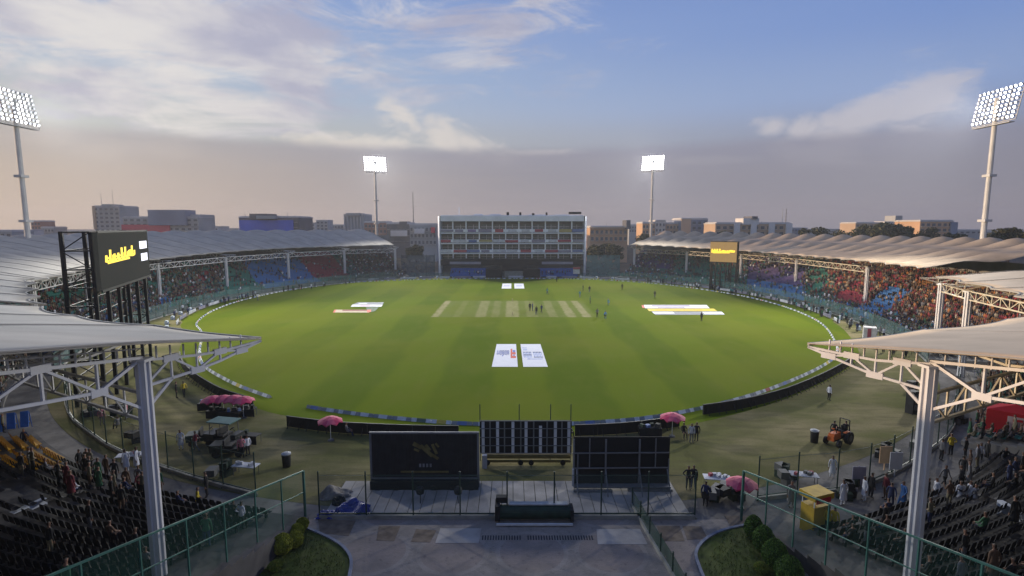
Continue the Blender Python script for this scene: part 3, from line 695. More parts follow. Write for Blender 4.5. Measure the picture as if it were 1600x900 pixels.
building(373, 467, 340, 350, 'dark block faced with one big blue banner on the skyline', CM['dark'], 2, 6, 24, [('box', 375, 460, 344, 365, CM['navy'], 'banner', -1.0), ('box', 392, 420, 334, 342, CM['dark'], 'lift_room', 5), ('box', 405, 434, 337, 342, CM['grey'], 'plant_room', 3), ('mast', 378, 331), ('mast', 445, 330)], name='office_block')
building(467, 492, 349, 600, 'low hazy pale block right of the blue banner', CM['pale'], 2, 4, 20)
building(494, 512, 345, 560, 'small hazy tower with a flat top between low blocks', CM['grey'], 4, 3, 16)
building(537, 569, 336, 430, 'grey ribbed round cornered tower left of the far floodlight', CM['grey'], 1, 5, 24, [('box', 542, 564, 333, 337, CM['grey'], 'lift_room', 5)]+[('box', 538+i*5, 540.5+i*5, 338, 366, CM['pale'], 'rib', -.6) for i in range(6)], win=False, name='office_tower')
building(569, 604, 348, 330, 'low reddish grey block directly behind the left far floodlight', CM['brick'], 3, 6, 16)
building(604, 640, 350, 300, 'dark flats with a white billboard left of the pavilion', CM['dark'], 5, 6, 18, [('box', 611, 637, 360, 369, CM['white'], 'billboard', -1), ('box', 624, 636, 346, 351, CM['dark'], 'lift_room', 5)])
building(640, 682, 352, 270, 'grey brown flats touching the left end of the pavilion', CM['grey'], 6, 7, 16, [('box', 648, 664, 357, 365, CM['white'], 'billboard', -1), ('box', 674, 680, 355, 364, CM['red'], 'sign', -1)])
building(922, 981, 356, 262, 'sunlit orange brown flats with a dark chimney right of the pavilion', CM['orange'], 5, 8, 16, [('box', 977, 983, 344, 358, CM['dark'], 'chimney', 2), ('box', 924, 980, 354.5, 357, CM['tan'], 'cornice', -.7), ('mast', 950, 347)])
building(1004, 1024, 349, 330, 'cream flats left of the right far floodlight', CM['orange'], 4, 4, 16)
building(1024, 1040, 346, 330, 'cream and white narrow flats behind the right far floodlight', CM['white'], 4, 3, 16)
building(1041, 1062, 350, 335, 'cream flats between the white flats and the blue glazed block', CM['tan'], 4, 4, 16)
building(1064, 1106, 343, 330, 'square flats with a blue grey front and sunlit tan side', CM['bluegrey'], 5, 5, 18, [('box', 1064, 1078, 342, 372, CM['tan'], 'sunlit_side_strip', -.7)])  # tan strip is warm sun painted along the left side
building(1118, 1236, 350, 300, 'long grey block with four white pilasters behind the right stand', CM['tan'], 4, 12, 18, [('box', a, a+7, 349, 384, CM['white'], 'pilaster', -1.1) for a in (1146, 1172, 1200, 1227)]+[('box', 1160, 1184, 341, 351, CM['white'], 'roof_room', 4), ('box', 1172, 1181, 338, 342, CM['dark'], 'water_tank', 3), ('mast', 1229, 325)])
building(1337, 1420, 349, 420, 'low wide cream block half hidden behind the dark trees', CM['tan'], 3, 12, 20, [('box', 1398, 1408, 337, 349, CM['grey'], 'water_tower', 5), ('box', 1378, 1392, 346, 350, CM['white'], 'roof_room', 3)])
building(1438, 1490, 346, 330, 'square block with a sunlit orange cream front left of the right floodlight tower', CM['orange'], 5, 6, 22, [('box', 1484, 1491, 347, 384, CM['bluegrey'], 'side_tone_strip', -.8)])  # front colour carries the low sun; cooler strip stands for its unlit side
building(20, 45, 361, 380, 'low white house roofline at the far left edge', CM['white'], 1, 4, 12)
building(48, 63, 346, 440, 'small reddish tower left of the black scoreboard', CM['brick'], 4, 3, 14)
building(64, 84, 356, 400, 'low grey house beside the small reddish tower', CM['grey'], 1, 4, 12)
building(86, 145, 362, 420, 'low tan sheds left of the grey office tower', CM['tan'], 1, 8, 14)
building(-60, 18, 362, 300, 'low grey sheds at the left edge of the picture', CM['grey'], 1, 8, 14)
for i, (a, c, yt, D, m, lab) in enumerate([(342, 372, 358, 600, 'pale', 'low far block left of the blue banner'), (512, 537, 352, 620, 'grey', 'far hazy block left of the ribbed tower'), (983, 1003, 352, 500, 'grey', 'far grey block right of the orange brown flats'), (1106, 1118, 353, 520, 'tan', 'small far block between the square flats and the long block'),
                                          (1236, 1262, 357, 520, 'bluegrey', 'far blue grey block behind the first dark tree'), (1262, 1336, 359, 640, 'pale', 'long low far block behind the left of the tree line'), (1490, 1535, 360, 520, 'grey', 'far grey block left of the right tower mast'), (1548, 1640, 362, 520, 'grey', 'far grey sheds at the right edge')]):
    building(a, c, yt, D, lab, CM[m], 2, 5, 14)
MMA = mat('thin_mast', (.20, .19, .2), .6)
for x, yt, D, lab in ((645, 300, 420, 'thin radio mast standing left of the pavilion roof'), (1229, 326, 360, 'thin dark mast above the long block with pilasters')):
    p = y_at(x, yt, D); b = MB(); b.tube((0, 0, 0), (0, 0, p.z), .42, .22, 6)
    for k in range(6): b.beam((-.9, 0, p.z*(.5+.08*k)), (.9, 0, p.z*(.5+.08*k)), .12)
    o = b.build('radio_mast', MMA); o.location = (p.x, D, 0); tag(o, lab, 'mast')
# -------------------------------------------------------------- trees
ML1 = mat('leaf_dark', (.030, .042, .018), .8, .4, .6); ML2 = mat('leaf_mid', (.055, .065, .024), .8, .35, .6); ML3 = mat('leaf_olive', (.085, .080, .032), .8, .3, .6); MBK = mat('bark', (.09, .07, .05), .9, .3, 2)
def leaf_cloud(clumps, n, size, rr, mats=3):
    b = MB()
    for _ in range(n):
        c, r, ry = rr.choice(clumps); d = Vector((rr.gauss(0, 1), rr.gauss(0, 1), rr.gauss(0, 1))).normalized(); k = rr.random()**.35
        p = Vector(c)+Vector((d.x*r*k, d.y*r*k, d.z*ry*k)); q = Vector((rr.gauss(0, 1), rr.gauss(0, 1), rr.gauss(0, 1))).normalized(); e = q.orthogonal().normalized(); f = q.cross(e); s = size*rr.uniform(.6, 1.4)
        b.add([p-e*s, p+f*s*.5, p+e*s, p-f*s*.5], [(0, 1, 2, 3)], rr.randrange(mats))
    return b
def tree(x, ytop, D, wpx, label, seed, name='broadleaf_tree', base_z=0):
    p = y_at(x, ytop, D); H = p.z+.8; W2 = 1.3*wpx/F_PX*D/2; rr = random.Random(seed); t = thing(name, label, 'tree', (p.x, D, 0), 0, 'trees beyond the stands')
    b = MB(); b.tube((0, 0, 0), (0, 0, H*.6), H*.03+.1, H*.015+.05, 8)
    cl = []
    for i in range(9):
        a = rr.uniform(0, 6.28); k = rr.uniform(.15, .75); z = H*rr.uniform(.52, .86); c = (math.cos(a)*W2*k, math.sin(a)*W2*k*.8, z); cl.append((c, W2*rr.uniform(.28, .46), min(H*.14, W2*.4)*rr.uniform(.7, 1.2))); b.tube((0, 0, H*.45), (c[0]*.9, c[1]*.9, c[2]), H*.012+.04, .04, 5)
    cl.append(((0, 0, H*.88), W2*.4, H*.10))
    b.build('trunk', MBK, t); leaf_cloud(cl, 2600, max(.28, W2*.075), rr).build('crown', [ML1, ML2, ML3], t)
for i, (x, yt, D, w, lab) in enumerate([(1278, 356, 260, 40, 'dark round tree left of the tree line beyond the right roof'), (1312, 361, 250, 34, 'low dark tree second in the line beyond the right roof'), (1352, 352, 240, 42, 'dark tree left of the biggest crown on the right skyline'),
                                       (1383, 349, 235, 52, 'biggest dark tree in front of the wide cream block'), (1416, 355, 240, 40, 'dark tree right of the biggest crown on the right skyline'), (1457, 356, 240, 30, 'dark narrow tree in front of the square orange cream block'),
                                       (1500, 367, 240, 44, 'low dark tree between the orange cream block and the tower mast'), (1580, 357, 230, 50, 'olive tree right of the right floodlight mast'), (1610, 360, 220, 40, 'olive tree cut by the right edge of the picture'), (1555, 366, 250, 30, 'small olive tree against the right floodlight mast'),
                                       (1006, 366, 240, 26, 'green tree beside the right far floodlight mast'), (950, 383, 215, 50, 'dull green tree between the pavilion and the right stand'), (1130, 362, 262, 26, 'tree at the left end of the long pilastered block'), (650, 384, 220, 26, 'dark tree between left stand and pavilion')]):
    tree(x, yt, D, w, lab, 40+i)
# ================================================================== boundary, boards, fences
DIRW = lambda i: ('north' if 0 else '')
def side_word(p):
    if p.y < 62: return 'near'
    if p.y > 158: return 'far'
    return 'left' if p.x < 0 else 'right'
CUSH = {n: mat('cushion_'+n, c, .6, .12, 3) for n, c in dict(white=(.58, .60, .63), blue=(.14, .20, .40), red=(.42, .10, .08), yellow=(.55, .42, .08), grey=(.22, .24, .26), green=(.10, .16, .12)).items()}
rs = resample(rope+[rope[0]], 1.95); protoc = {}; nn = 0
nth = lambda n: str(n)+('th' if 10 < n % 100 < 14 else {1: 'st', 2: 'nd', 3: 'rd'}.get(n % 10, 'th'))
cyc = ['white', 'white', 'grey', 'white', 'blue', 'white', 'red', 'white', 'white', 'white', 'blue', 'yellow', 'green', 'white']
for i, (p, q) in enumerate(zip(rs, rs[1:])):
    c = cyc[i % 14]; sw = side_word(p); k = c if p.y < 95 else c
    a = (g_at(463, 629)-p).length < 2.0 or (g_at(478, 634)-p).length < 1.2
    if a: continue
    if c not in protoc:
        b = MB()
        for xa, xb, mi in ((-.93, -.45, 1), (-.43, .43, 0), (.45, .93, 1)):
            b.add([(xa, -.19, 0), (xb, -.19, 0), (xb, .19, 0), (xa, .19, 0), (xa, 0, .27), (xb, 0, .27)], [(3, 2, 1, 0), (0, 1, 5, 4), (2, 3, 4, 5), (1, 2, 5), (3, 0, 4)], mi)
        b.add([(-.93, -.05, .01), (.93, -.05, .01), (.93, .05, .01), (-.93, .05, .01)], [(0, 1, 2, 3)], 1)
        o = protoc[c] = b.build('boundary_cushion', [CUSH[c], CUSH['grey' if c in ('white', 'blue') else 'white']])
    else: o = protoc[c].copy(); COL.objects.link(o)
    m = (p+q)/2
    o.scale = (.74, .9, .85) if m.y > 76 else (1.02, 1.05, 1.1)
    if m.y > 76: NN0 = nn+1
    o.location = (m.x, m.y, .006); o.rotation_euler = (0, 0, math.atan2(q.y-p.y, q.x-p.x))
    nn += 1
    tag(o, f'{c} foam boundary wedge, {nth(nn)} clockwise from the left scoreboard, {sw} side' if m.y > 76 else f'{c} foam boundary wedge, {nth(max(1, nn-NN0+1))} to the left of the right roof tip', 'boundary cushion', f'{c} foam boundary wedges on the {sw} side')
# small white boxes outside the rope
first = None
outer = []
for p in rope: outer.append(p+outward(p)*(5.2 if p.y > 75 else 1e-3))
for i, p in enumerate(resample([p for p in rope if p.y > 82][0:0]+[p+outward(p)*5.0 for p in rope], 5.6)):
    if p.y < 80: continue
    if first is None:
        b = MB(); b.box((0, 0, .32), (.75, .55, .62), 0, 0, .9); b.box((0, 0, .66), (.6, .4, .08)); b.box((0, -.28, .3), (.5, .02, .3), 0, 1); first = b.build('marker_box', [mat('box_white', (.60, .66, .68), .5, .1, 2), BANN['blue']]); o = first
    else: o = first.copy(); COL.objects.link(o)
    o.location = p; o.rotation_euler = (0, 0, math.atan2(113-p.y, -p.x)+math.pi/2)
    sw = side_word(p); tag(o, f'small white box outside the rope, {nth(i)} clockwise from the left scoreboard, {sw} side', 'marker box', f'small white boxes outside the rope, {sw} side')
# long low sponsor boards at the far end
bcol = ['white', 'grey', 'white', 'grey', 'blue', 'white']
far = [p+outward(p)*3.4 for p in rope if p.y > 95]
# keep only the far arc in order
far.sort(key=lambda p: math.atan2(p.x, p.y-113)); far = resample(far, 6.2)
for i, (p, q) in enumerate(zip(far, far[1:])):
    d = (q-p).normalized(); b = MB(); L = 5.2 if i % 3 else 3.6
    b.box((0, 0, .38), (L, .08, .6)); b.beam((-L*.4, 0, 0), (-L*.4, .35, .3), .05); b.beam((L*.4, 0, 0), (L*.4, .35, .3), .05)
    o = b.build('sponsor_board', BANN['grey' if i % 2 else 'white']); o.location = (p+q)/2; o.rotation_euler = (0, 0, math.atan2(d.y, d.x)+math.pi)
    tag(o, 'low %s board outside the rope, %s clockwise, %s side' % ('grey' if i % 2 else 'white', nth(i+1), side_word(p)), 'sponsor board', 'low %s boards outside the rope, %s side' % ('grey' if i % 2 else 'white', side_word(p)))
# black hoardings on the near side, seen from behind
MHB = mat('hoarding_black', (.010, .010, .012), .6, .2, .8); MHS = mat('hoarding_stay', (.10, .10, .10), .6, .1, 1)
def hoarding(pts, label):
    cv = resample([Vector((x, y, 0)) for x, y in pts] if len(pts) < 4 else catmull([(x, y, 0) for x, y in pts], 8), 2.0)
    t = thing('advertising_hoarding', label, 'hoarding', cv[0], 0, 'black hoardings on the near grass')
    for p, q in zip(cv, cv[1:]):
        p, q = p-cv[0], q-cv[0]; b = MB(); m = (p+q)/2; a = math.atan2(q.y-p.y, q.x-p.x); L = (q-p).length
        b.box((m.x, m.y, .50), (L-.03, .14, .92), a); b.box((m.x, m.y, .99), (L-.03, .17, .05), a)
        n = Vector((math.sin(a), -math.cos(a), 0)); 
        if n.y > 0: n = -n
        for s in (-.3, .3):
            e = m+(q-p)*s; b.beam(e+Vector((0, 0, .7)), e+n*.5, .05)
        b.build('board_panel', MHB, t)
    b = MB()
    for p, q in zip(cv, cv[1:]): p, q = p-cv[0], q-cv[0]; b.beam(p+Vector((0, -.1, 1.035)), q+Vector((0, -.1, 1.035)), .05)
    b.build('cable_tray', MHS, t)
hoarding([(-20.3, 46.2), (-16, 44.9), (-12, 44.3), (-7.5, 43.9), (-3.2, 43.8)], 'black hoarding between the left pink umbrella and the slatted sight screen')
hoarding([(5.4, 44.0), (9, 44.4), (12.6, 45.3), (15.8, 46.5)], 'black hoarding right of the slatted sight screen ending at a pink umbrella')
hoarding([(18.3, 49.2), (23, 51), (28.5, 54.2), (33.5, 58), (38.2, 62), (42.5, 66), (46.2, 70)], 'long curved black hoarding on the right side ending under the beige roof tip')
hoarding([(-25.8, 51.2), (-30.1, 54), (-34, 57.4), (-38, 61.4), (-42.3, 66.5), (-46, 72)], 'long curved black hoarding on the left side behind the pink canopies')
# wire perimeter fence
MFG = mat('fence_green', (.014, .040, .030), .5, .15, 1, spec=.4); MFT = mat('rail_teal', (.035, .115, .095), .5, .15, 1, spec=.4)
def mesh_mat(name, col, cover, cell):
    m = bpy.data.materials.new(name); m.use_nodes = True; t = m.node_tree; bs = t.nodes['Principled BSDF']; bs.inputs['Base Color'].default_value = (*col, 1); bs.inputs['Roughness'].default_value = .6
    g = t.nodes.new('ShaderNodeNewGeometry'); n = t.nodes.new('ShaderNodeTexNoise'); n.inputs['Scale'].default_value = .5; t.links.new(g.outputs['Position'], n.inputs['Vector'])
    r = t.nodes.new('ShaderNodeMapRange'); t.links.new(n.outputs['Fac'], r.inputs[0]); r.inputs[1].default_value = .3; r.inputs[2].default_value = .7; r.inputs[3].default_value = cover*.7; r.inputs[4].default_value = cover*1.3; t.links.new(r.outputs[0], bs.inputs['Alpha'])
    return m
MNT = mesh_mat('chain_link', (.06, .11, .10), .22, .1); MNTF = mesh_mat('far_chain_link', (.10, .20, .19), .36, .1); MNTG = mesh_mat('green_mesh', (.010, .045, .032), .72, .1)
def fence(pts, h, label, mesh, m=None, step=3.0, posts=True, pw=.09, group='wire fences around the field', z0=0, kerb=True, name='perimeter_fence', tall=0):
    cv = resample(pts, step) if step else pts
    t = thing(name, label, 'fence', cv[0], 0, group); m = m or MFG; o0 = cv[0]
    if posts:
        base = None
        for i, p in enumerate(cv[:100]):
            if base is None: b = MB(); b.tube((0, 0, 0), (0, 0, h+.15), pw/2, None, 8); b.box((0, 0, .04), (pw*2.2, pw*2.2, .08)); b.tube((0, 0, h+.15), (0, 0, h+.2), pw*.65, .01, 8); base = b.build('fence_post', m, t); o = base
            else: o = base.copy(); COL.objects.link(o); o.parent = t
            o.location = p-o0
    for k in (.12, .97):
        b = MB()
        for p, q in zip(cv, cv[1:]): b.beam(p-o0+Vector((0, 0, h*k)), q-o0+Vector((0, 0, h*k)), pw*(.7 if k < .5 else .22))
        b.build('fence_rail', m, t)
    b = MB()
    for p, q in zip(cv, cv[1:]):
        p, q = p-o0, q-o0; b.add([p+Vector((0, 0, .1)), q+Vector((0, 0, .1)), q+Vector((0, 0, h)), p+Vector((0, 0, h))], [(0, 1, 2, 3)])
    b.build('wire_mesh', mesh, t)
    if kerb:
        b = MB()
        for p, q in zip(cv, cv[1:]): b.beam(p-o0+Vector((0, 0, .12)), q-o0+Vector((0, 0, .12)), .22, .26)
        b.build('fence_kerb', mat('kerb_pale', (.27, .27, .25), .9, .3, 1), t)
arc = lambda a0, a1, s=1.03, n=40: [E(s, a0+(a1-a0)*i/n) for i in range(n+1)]
# the near fence follows the pale kerb seen in the picture
def near_arc(px): return [Vector((*g_at(x, y)[:2], 0)) for x, y in px]
fL = catmull([tuple(p) for p in near_arc([(400, 775), (330, 757), (260, 735), (180, 705), (140, 678), (112, 655)])]+[(-46, 53, 0), (-52, 60.5, 0)], 6)
fence(fL, 2.9, 'dark green wire fence on a pale kerb along the left walkway', MNT)
fR = catmull([(x, y, 0) for x, y in ((16.2, 33.2), (19.5, 33.9), (23.3, 34.6), (27, 36.4), (31, 39), (37, 43.5), (43, 49.5), (49, 57))], 6)
fence(fR, 2.9, 'dark green wire fence on a pale kerb along the right walkway', MNT)
fence([Vector((x, 31.0, 0)) for x in (-11.9, 14.2)], 2.9, 'dark green wire fence across the plaza below the black screens', MNT, step=2.9)
fence(arc(-142, -240), 2.6, 'teal wire fence in front of the left stand', MNTF, step=4.2)
fence(arc(-33, 62), 2.6, 'teal wire fence in front of the right stand', MNTF, step=4.2)
fence([Vector((-41, 186.3, 0)), Vector((42, 186.3, 0))], 1.6, 'low fence in front of the white pavilion', MNTF, step=4, kerb=False)
fence([Vector((7.75, 32.4, 0)), Vector((8.0, 29, 0)), Vector((8.35, 25.3, 0)), Vector((8.5, 22, 0))], 1.15, 'low green mesh barrier running towards the camera across the paving', MNTG, MFG, step=1.7, kerb=True, name='mesh_barrier', group='green mesh barriers')
# tall panels of dark netting either side of the pavilion
for xx, w_, lab in ((-34, 12, 'tall dark netting panel between the left stand and the pavilion'), (33, 12, 'tall teal netting panel between the pavilion and the right stand')):
    t = thing('net_screen', lab, 'netting', (xx, 192, 0)); b = MB(); b.add([(-w_/2, 0, 0), (w_/2, 0, 0), (w_/2, 0, 7.5), (-w_/2, 0, 7.5)], [(0, 1, 2, 3)]); b.build('net', mesh_mat('net_'+str(xx), (.05, .07, .09) if xx < 0 else (.07, .17, .17), .75, .1), t)
    for k in range(5): b = MB(); b.tube((-w_/2+k*w_/4, .1, 0), (-w_/2+k*w_/4, .1, 7.8), .09, None, 6); b.build('post', MFG, t)
# teal handrails with mesh at the plaza edge of the near stands
def side_rail(P, z, label):
    t = thing('safety_railing', label, 'railing', (P[0][0], P[0][1], 0), 0, 'teal railings beside the plaza'); o0 = Vector((P[0][0], P[0][1], 0)); A = Vector((P[0][0], P[0][1], z[0])); B = Vector((P[1][0], P[1][1], z[1])); n = 7; S = [A.lerp(B, i/n) for i in range(n+1)]
    for i, p in enumerate(S):
        d = math.hypot(p.x-E(1.085, 0).x*0-P[0][0], p.y-P[0][1]); base = 0 if i == 0 else max(0, p.z-3.1)
        b = MB(); b.box((p.x-o0.x, p.y-o0.y, (base+p.z)/2), (.12 if i == 0 else .065, .12 if i == 0 else .065, p.z-base)); b.build('rail_post', MFT, t)
    for off, nm in ((0, 'handrail'), (-1.35, 'mid_rail')):
        b = MB(); b.beam(A-o0+Vector((0, 0, off)), B-o0+Vector((0, 0, off)), .075 if off == 0 else .045); b.build(nm, MFT, t)
    b = MB(); b.add([A-o0-Vector((0, 0, 3.1)), B-o0-Vector((0, 0, 3.1)), B-o0-Vector((0, 0, .06)), A-o0-Vector((0, 0, .06))], [(0, 1, 2, 3)]); b.build('wire_mesh', mesh_mat('rail_mesh_'+str(P[0][0]), (.02, .10, .08), .12 if P[0][0] > 0 else .20, .1), t)
side_rail([(-12.7, 30.8), (-15.0, 14.5)], (3.2, 7.2), 'teal sloping railing with mesh left of the garden bed')
side_rail([(14.1, 30.8), (16.3, 14.5)], (3.2, 7.2), 'teal sloping railing with mesh right of the garden bed')

# ================================================================== mats painted on the outfield
MWM = mat('mat_white', (.62, .62, .68), .8, .04, 1); MBI = mat('mat_blue', (.14, .17, .42), .8, .1, 1); MRI = mat('mat_red', (.55, .12, .08), .8, .1, 1)
MYI = mat('mat_yellow', (.55, .42, .04), .8, .1, 1); MGI = mat('mat_grey', (.20, .21, .24), .8, .15, 1); MTI = mat('mat_tan', (.42, .33, .22), .8, .15, 1); MDR = mat('mat_dark_red', (.20, .05, .04), .8, .1, 1)
def field_mat(pts, label, base, marks, grp=None):
    b = MB(); o0 = Vector((*pts[0], 0)); P = [Vector((*p, 0))-o0 for p in pts]; b.slab([(p.x, p.y) for p in P], .010, .030); o = b.build('advert_mat', base); o.location = o0; tag(o, label, 'advertising mat', grp or 'advertising mats on the outfield')
    def uv(u, v): a = P[0].lerp(P[1], u); c = P[3].lerp(P[2], u); return a.lerp(c, v)
    for polys, m in marks:
        b = MB()
        for q in polys: b.add([uv(x, y)+Vector((0, 0, .034)) for x, y in q], [tuple(range(len(q)))])
        b.build('printed_letters', m, o)
def rectp(a, b_, c, d): return [(a, c), (b_, c), (b_, d), (a, d)]
lets = []
for k, (c, w_) in enumerate((('u', .10), ('a', .10), ('a', .10), ('a', .10), ('b', .10))):
    x = .10+k*.115
    lets += [rectp(x, x+.028, .50, .68), rectp(x+.065, x+.093, .46 if c == 'a' else .50, .68), rectp(x, x+.093, .50, .535)]
    if c != 'u': lets += [rectp(x, x+.093, .64, .68), rectp(x+.02, x+.093, .575, .60)]
field_mat([(-2.6, 66.6), (.75, 66.6), (.62, 79.8), (-2.35, 79.8)], 'white mat with blue lettering and a red mark left of the other white mat', MWM, [(lets+[rectp(.34, .40, .42, .47)], MBI), ([rectp(.72, .80, .34, .76), rectp(.80, .95, .34, .44), rectp(.80, .95, .5, .6)], MRI), ([rectp(.82, .94, .60, .70), rectp(.84, .90, .44, .50)], MBI)])
lt2 = [rectp(.06, .28, .78, .82), rectp(.08, .28, .69, .74)]
for k in range(3):
    x = .08+k*.13; lt2 += [rectp(x, x+.04, .36, .62), rectp(x+.07, x+.10, .36 if k != 1 else .28, .62), rectp(x, x+.10, .58, .62), rectp(x, x+.1, .46, .50)]
for k in range(3):
    x = .54+k*.135; lt2 += [rectp(x, x+.04, .36, .62), rectp(x+.075, x+.105, .36, .62), rectp(x, x+.105, .58, .62), rectp(x, x+.1, .36, .40)]
lt2 += [rectp(.22, .9, .29, .32)]
field_mat([(1.45, 66.6), (4.6, 66.6), (4.35, 79.8), (1.30, 79.8)], 'white mat with two rows of blue lettering right of the other white mat', MWM, [(lt2, mat('mat_pale_blue', (.30, .36, .58), .8, .1, 1))])
field_mat([(-3.0, 152.5), (-.2, 152.5), (-.2, 166), (-3.0, 166)], 'far white mat on the left of the pair near the far rope', MWM, [([rectp(.2, .8, .45, .6)], mat('mat_lilac', (.42, .42, .6), .8))])
field_mat([(.7, 152.5), (3.6, 152.5), (3.6, 166), (.7, 166)], 'far white mat on the right of the pair near the far rope', MWM, [([rectp(.2, .8, .4, .62)], mat('mat_lilac', (.42, .42, .6), .8))])
def pm(px): return [tuple(g_at(x, y)[:2]) for x, y in px]
field_mat(pm([(548, 479.3), (596, 479.3), (598, 476.0), (551, 476.0)]), 'white mat with a pink mark on the left outfield', MWM, [([rectp(.28, .6, .2, .8)], mat('mat_pink', (.6, .35, .42), .8))])
field_mat(pm([(552, 475.6), (598, 475.6), (600, 472.5), (560, 472.5)]), 'grey mat behind the white mat on the left outfield', MGI, [([rectp(.12, .42, .2, .6)], MWM)])
field_mat(pm([(520, 488.5), (577, 488.5), (572, 484.0), (523, 484.0)]), 'tan and dark red mat nearest the camera on the left outfield', MTI, [([rectp(.25, 1.0, .55, .98)], MDR), ([rectp(0, .05, 0, 1)], MRI)])
field_mat(pm([(574, 488.5), (586, 486.5), (592, 480.2), (572, 480.2)]), 'dark green and orange mat at the end of the tan mat', mat('mat_dark_green', (.05, .09, .05), .8), [([rectp(0, .45, 0, .5)], MRI)])
field_mat(pm([(1008, 481.8), (1109, 481.8), (1104, 476.6), (1006, 476.6)]), 'white and lilac mat farthest of the three strips on the right outfield', MWM, [([rectp(.12, .72, .5, .9), rectp(.2, .62, .08, .34)], mat('mat_mauve', (.28, .24, .34), .8)), ([rectp(-.04, .0, .1, .9)], MRI)])
field_mat(pm([(1014, 486.3), (1121, 486.3), (1115, 482.4), (1011, 482.4)]), 'yellow and orange mat between the two pale strips on the right outfield', MYI, [([rectp(.12, .80, .1, .9)], mat('mat_orange', (.62, .36, .04), .8))])
field_mat(pm([(1024, 492.0), (1133, 492.0), (1127, 486.9), (1018, 486.9)]), 'grey and white mat nearest the camera on the right outfield', MGI, [([rectp(.0, .30, .35, .95), rectp(.72, 1.0, .15, .9)], MWM)])
# stumps at the two ends of the middle strip
for yy, lab in ((105.6, 'three wooden stumps at the near end of the pitch'), (125.7, 'three wooden stumps at the far end of the pitch')):
    b = MB()
    for dx in (-.1, 0, .1): b.tube((dx, 0, 0), (dx, 0, .72), .02, None, 6)
    b.beam((-.11, 0, .73), (.11, 0, .73), .02); o = b.build('cricket_stumps', MTI); o.location = (.1, yy, .012); tag(o, lab, 'stumps')

# ================================================================== screens on the near side
# left black screen, seen from behind
t = thing('black_screen', 'black ribbed screen with a faint yellow emblem left of the slatted sight screen', 'screen', (-6.0, 34.9, 0), 0, 'screens below the near rope')
b = MB(); Wd = 7.2
b.box((0, 0, 2.35), (Wd, .12, 3.1))
for i in range(29): b.box((-Wd/2+.12+i*(Wd-.24)/28, -.075, 2.35), (.05, .04, 3.05))
b.build('screen_cloth', mat('ribbed_black', (.022, .022, .025), .6, .3, 2), t)
b = MB()
for x in (-Wd/2-.08, Wd/2+.08): b.box((x, 0, 1.95), (.14, .16, 3.9))
b.box((0, 0, 3.97), (Wd+.3, .16, .12)); b.box((0, 0, .74), (Wd, .2, .10)); b.build('frame', mat('grey_frame', (.17, .17, .18), .6), t)
b = MB(); b.box((0, .1, .38), (Wd+.2, 1.1, .6)); 
for i in range(6): b.tube((-3.2+i*1.28, -.5, .2), (-3.2+i*1.28, -.38, .2), .2, None, 12)
b.build('wheeled_base', MBF, t)
MEY = mat('faint_gold', (.16, .13, .05), .7, .3, 3)
b = MB(); rr = random.Random(4)
for (x0_, z0_, x1_, z1_, w_) in ((-.75, 3.25, -.2, 2.95, .28), (-.25, 3.1, .55, 2.35, .26), (.1, 3.15, .4, 2.75, .2), (.55, 3.2, .85, 2.5, .2), (.5, 2.45, .95, 2.15, .2), (-.7, 2.85, -.35, 2.7, .16), (.78, 3.25, 1.0, 3.0, .14)): b.beam((x0_, -.11, z0_), (x1_, -.11, z1_), .03, w_)
b.box((.0, -.105, 1.22), (3.3, .03, .13)); b.build('emblem', MEY, t)
b = MB()
for k in range(4): b.box((.0+k*.24-.3, -.11, 1.68), (.14, .03, .24))
b.build('lettering', mat('faint_white', (.20, .20, .22), .7), t)
# slatted sight screen
t = thing('sight_screen', 'slatted black and white sight screen on a yellow wheeled base between the two black screens', 'sight screen', (1.05, 38.9, 0), 0, 'screens below the near rope')
MSW = mat('slat_white', (.60, .61, .62), .7, .12, 2)
b = MB(); b.box((0, .1, 2.0), (7.0, .1, 2.6)); b.build('backing_cloth', MBLK, t)
for i, x in enumerate([-3.25, -2.72, -2.15, -1.62, -.98, -.38, .02, .6, 1.12, 1.62, 2.25, 2.75, 3.28]):
    w_ = .22 if i % 2 == 0 else .10; z1 = 3.3 if i != 8 else 2.9
    b = MB(); b.box((x, 0, (.72+z1)/2), (w_, .06, z1-.72)); b.build('slat', MSW if i % 2 == 0 else mat('slat_grey', (.16, .17, .17), .7), t)
b = MB()
for z in (.75, 1.35, 2.0, 2.7, 3.3): b.box((0, -.05, z), (7.0, .05, .05))
b.build('cross_rail', mat('slat_grey', (.16, .17, .17), .7), t)
b = MB(); b.box((.1, -.1, .55), (6.6, .5, .2)); b.box((.1, -.45, .30), (6.6, .12, .16)); b.build('wheeled_base', mat('base_yellow', (.15, .11, .03), .7, .2, 2), t)
for x in (-2.9, -.4, .4, 2.8): b = MB(); b.tube((x, -.55, .2), (x, -.4, .2), .2, None, 14); b.build('wheel', MBF, t)
b = MB(); b.box((-3.1, -.9, .5), (.35, .35, 1.0)); b.build('ballast_drum', mat('pale_drum', (.35, .37, .42), .6), t)
for i, x in enumerate((-3.5, -.5, 1.9, 3.45)): b = MB(); b.tube((x, .3, 0), (x, .3, 4.5), .035, None, 6); b.build('net_pole', MFG, t)
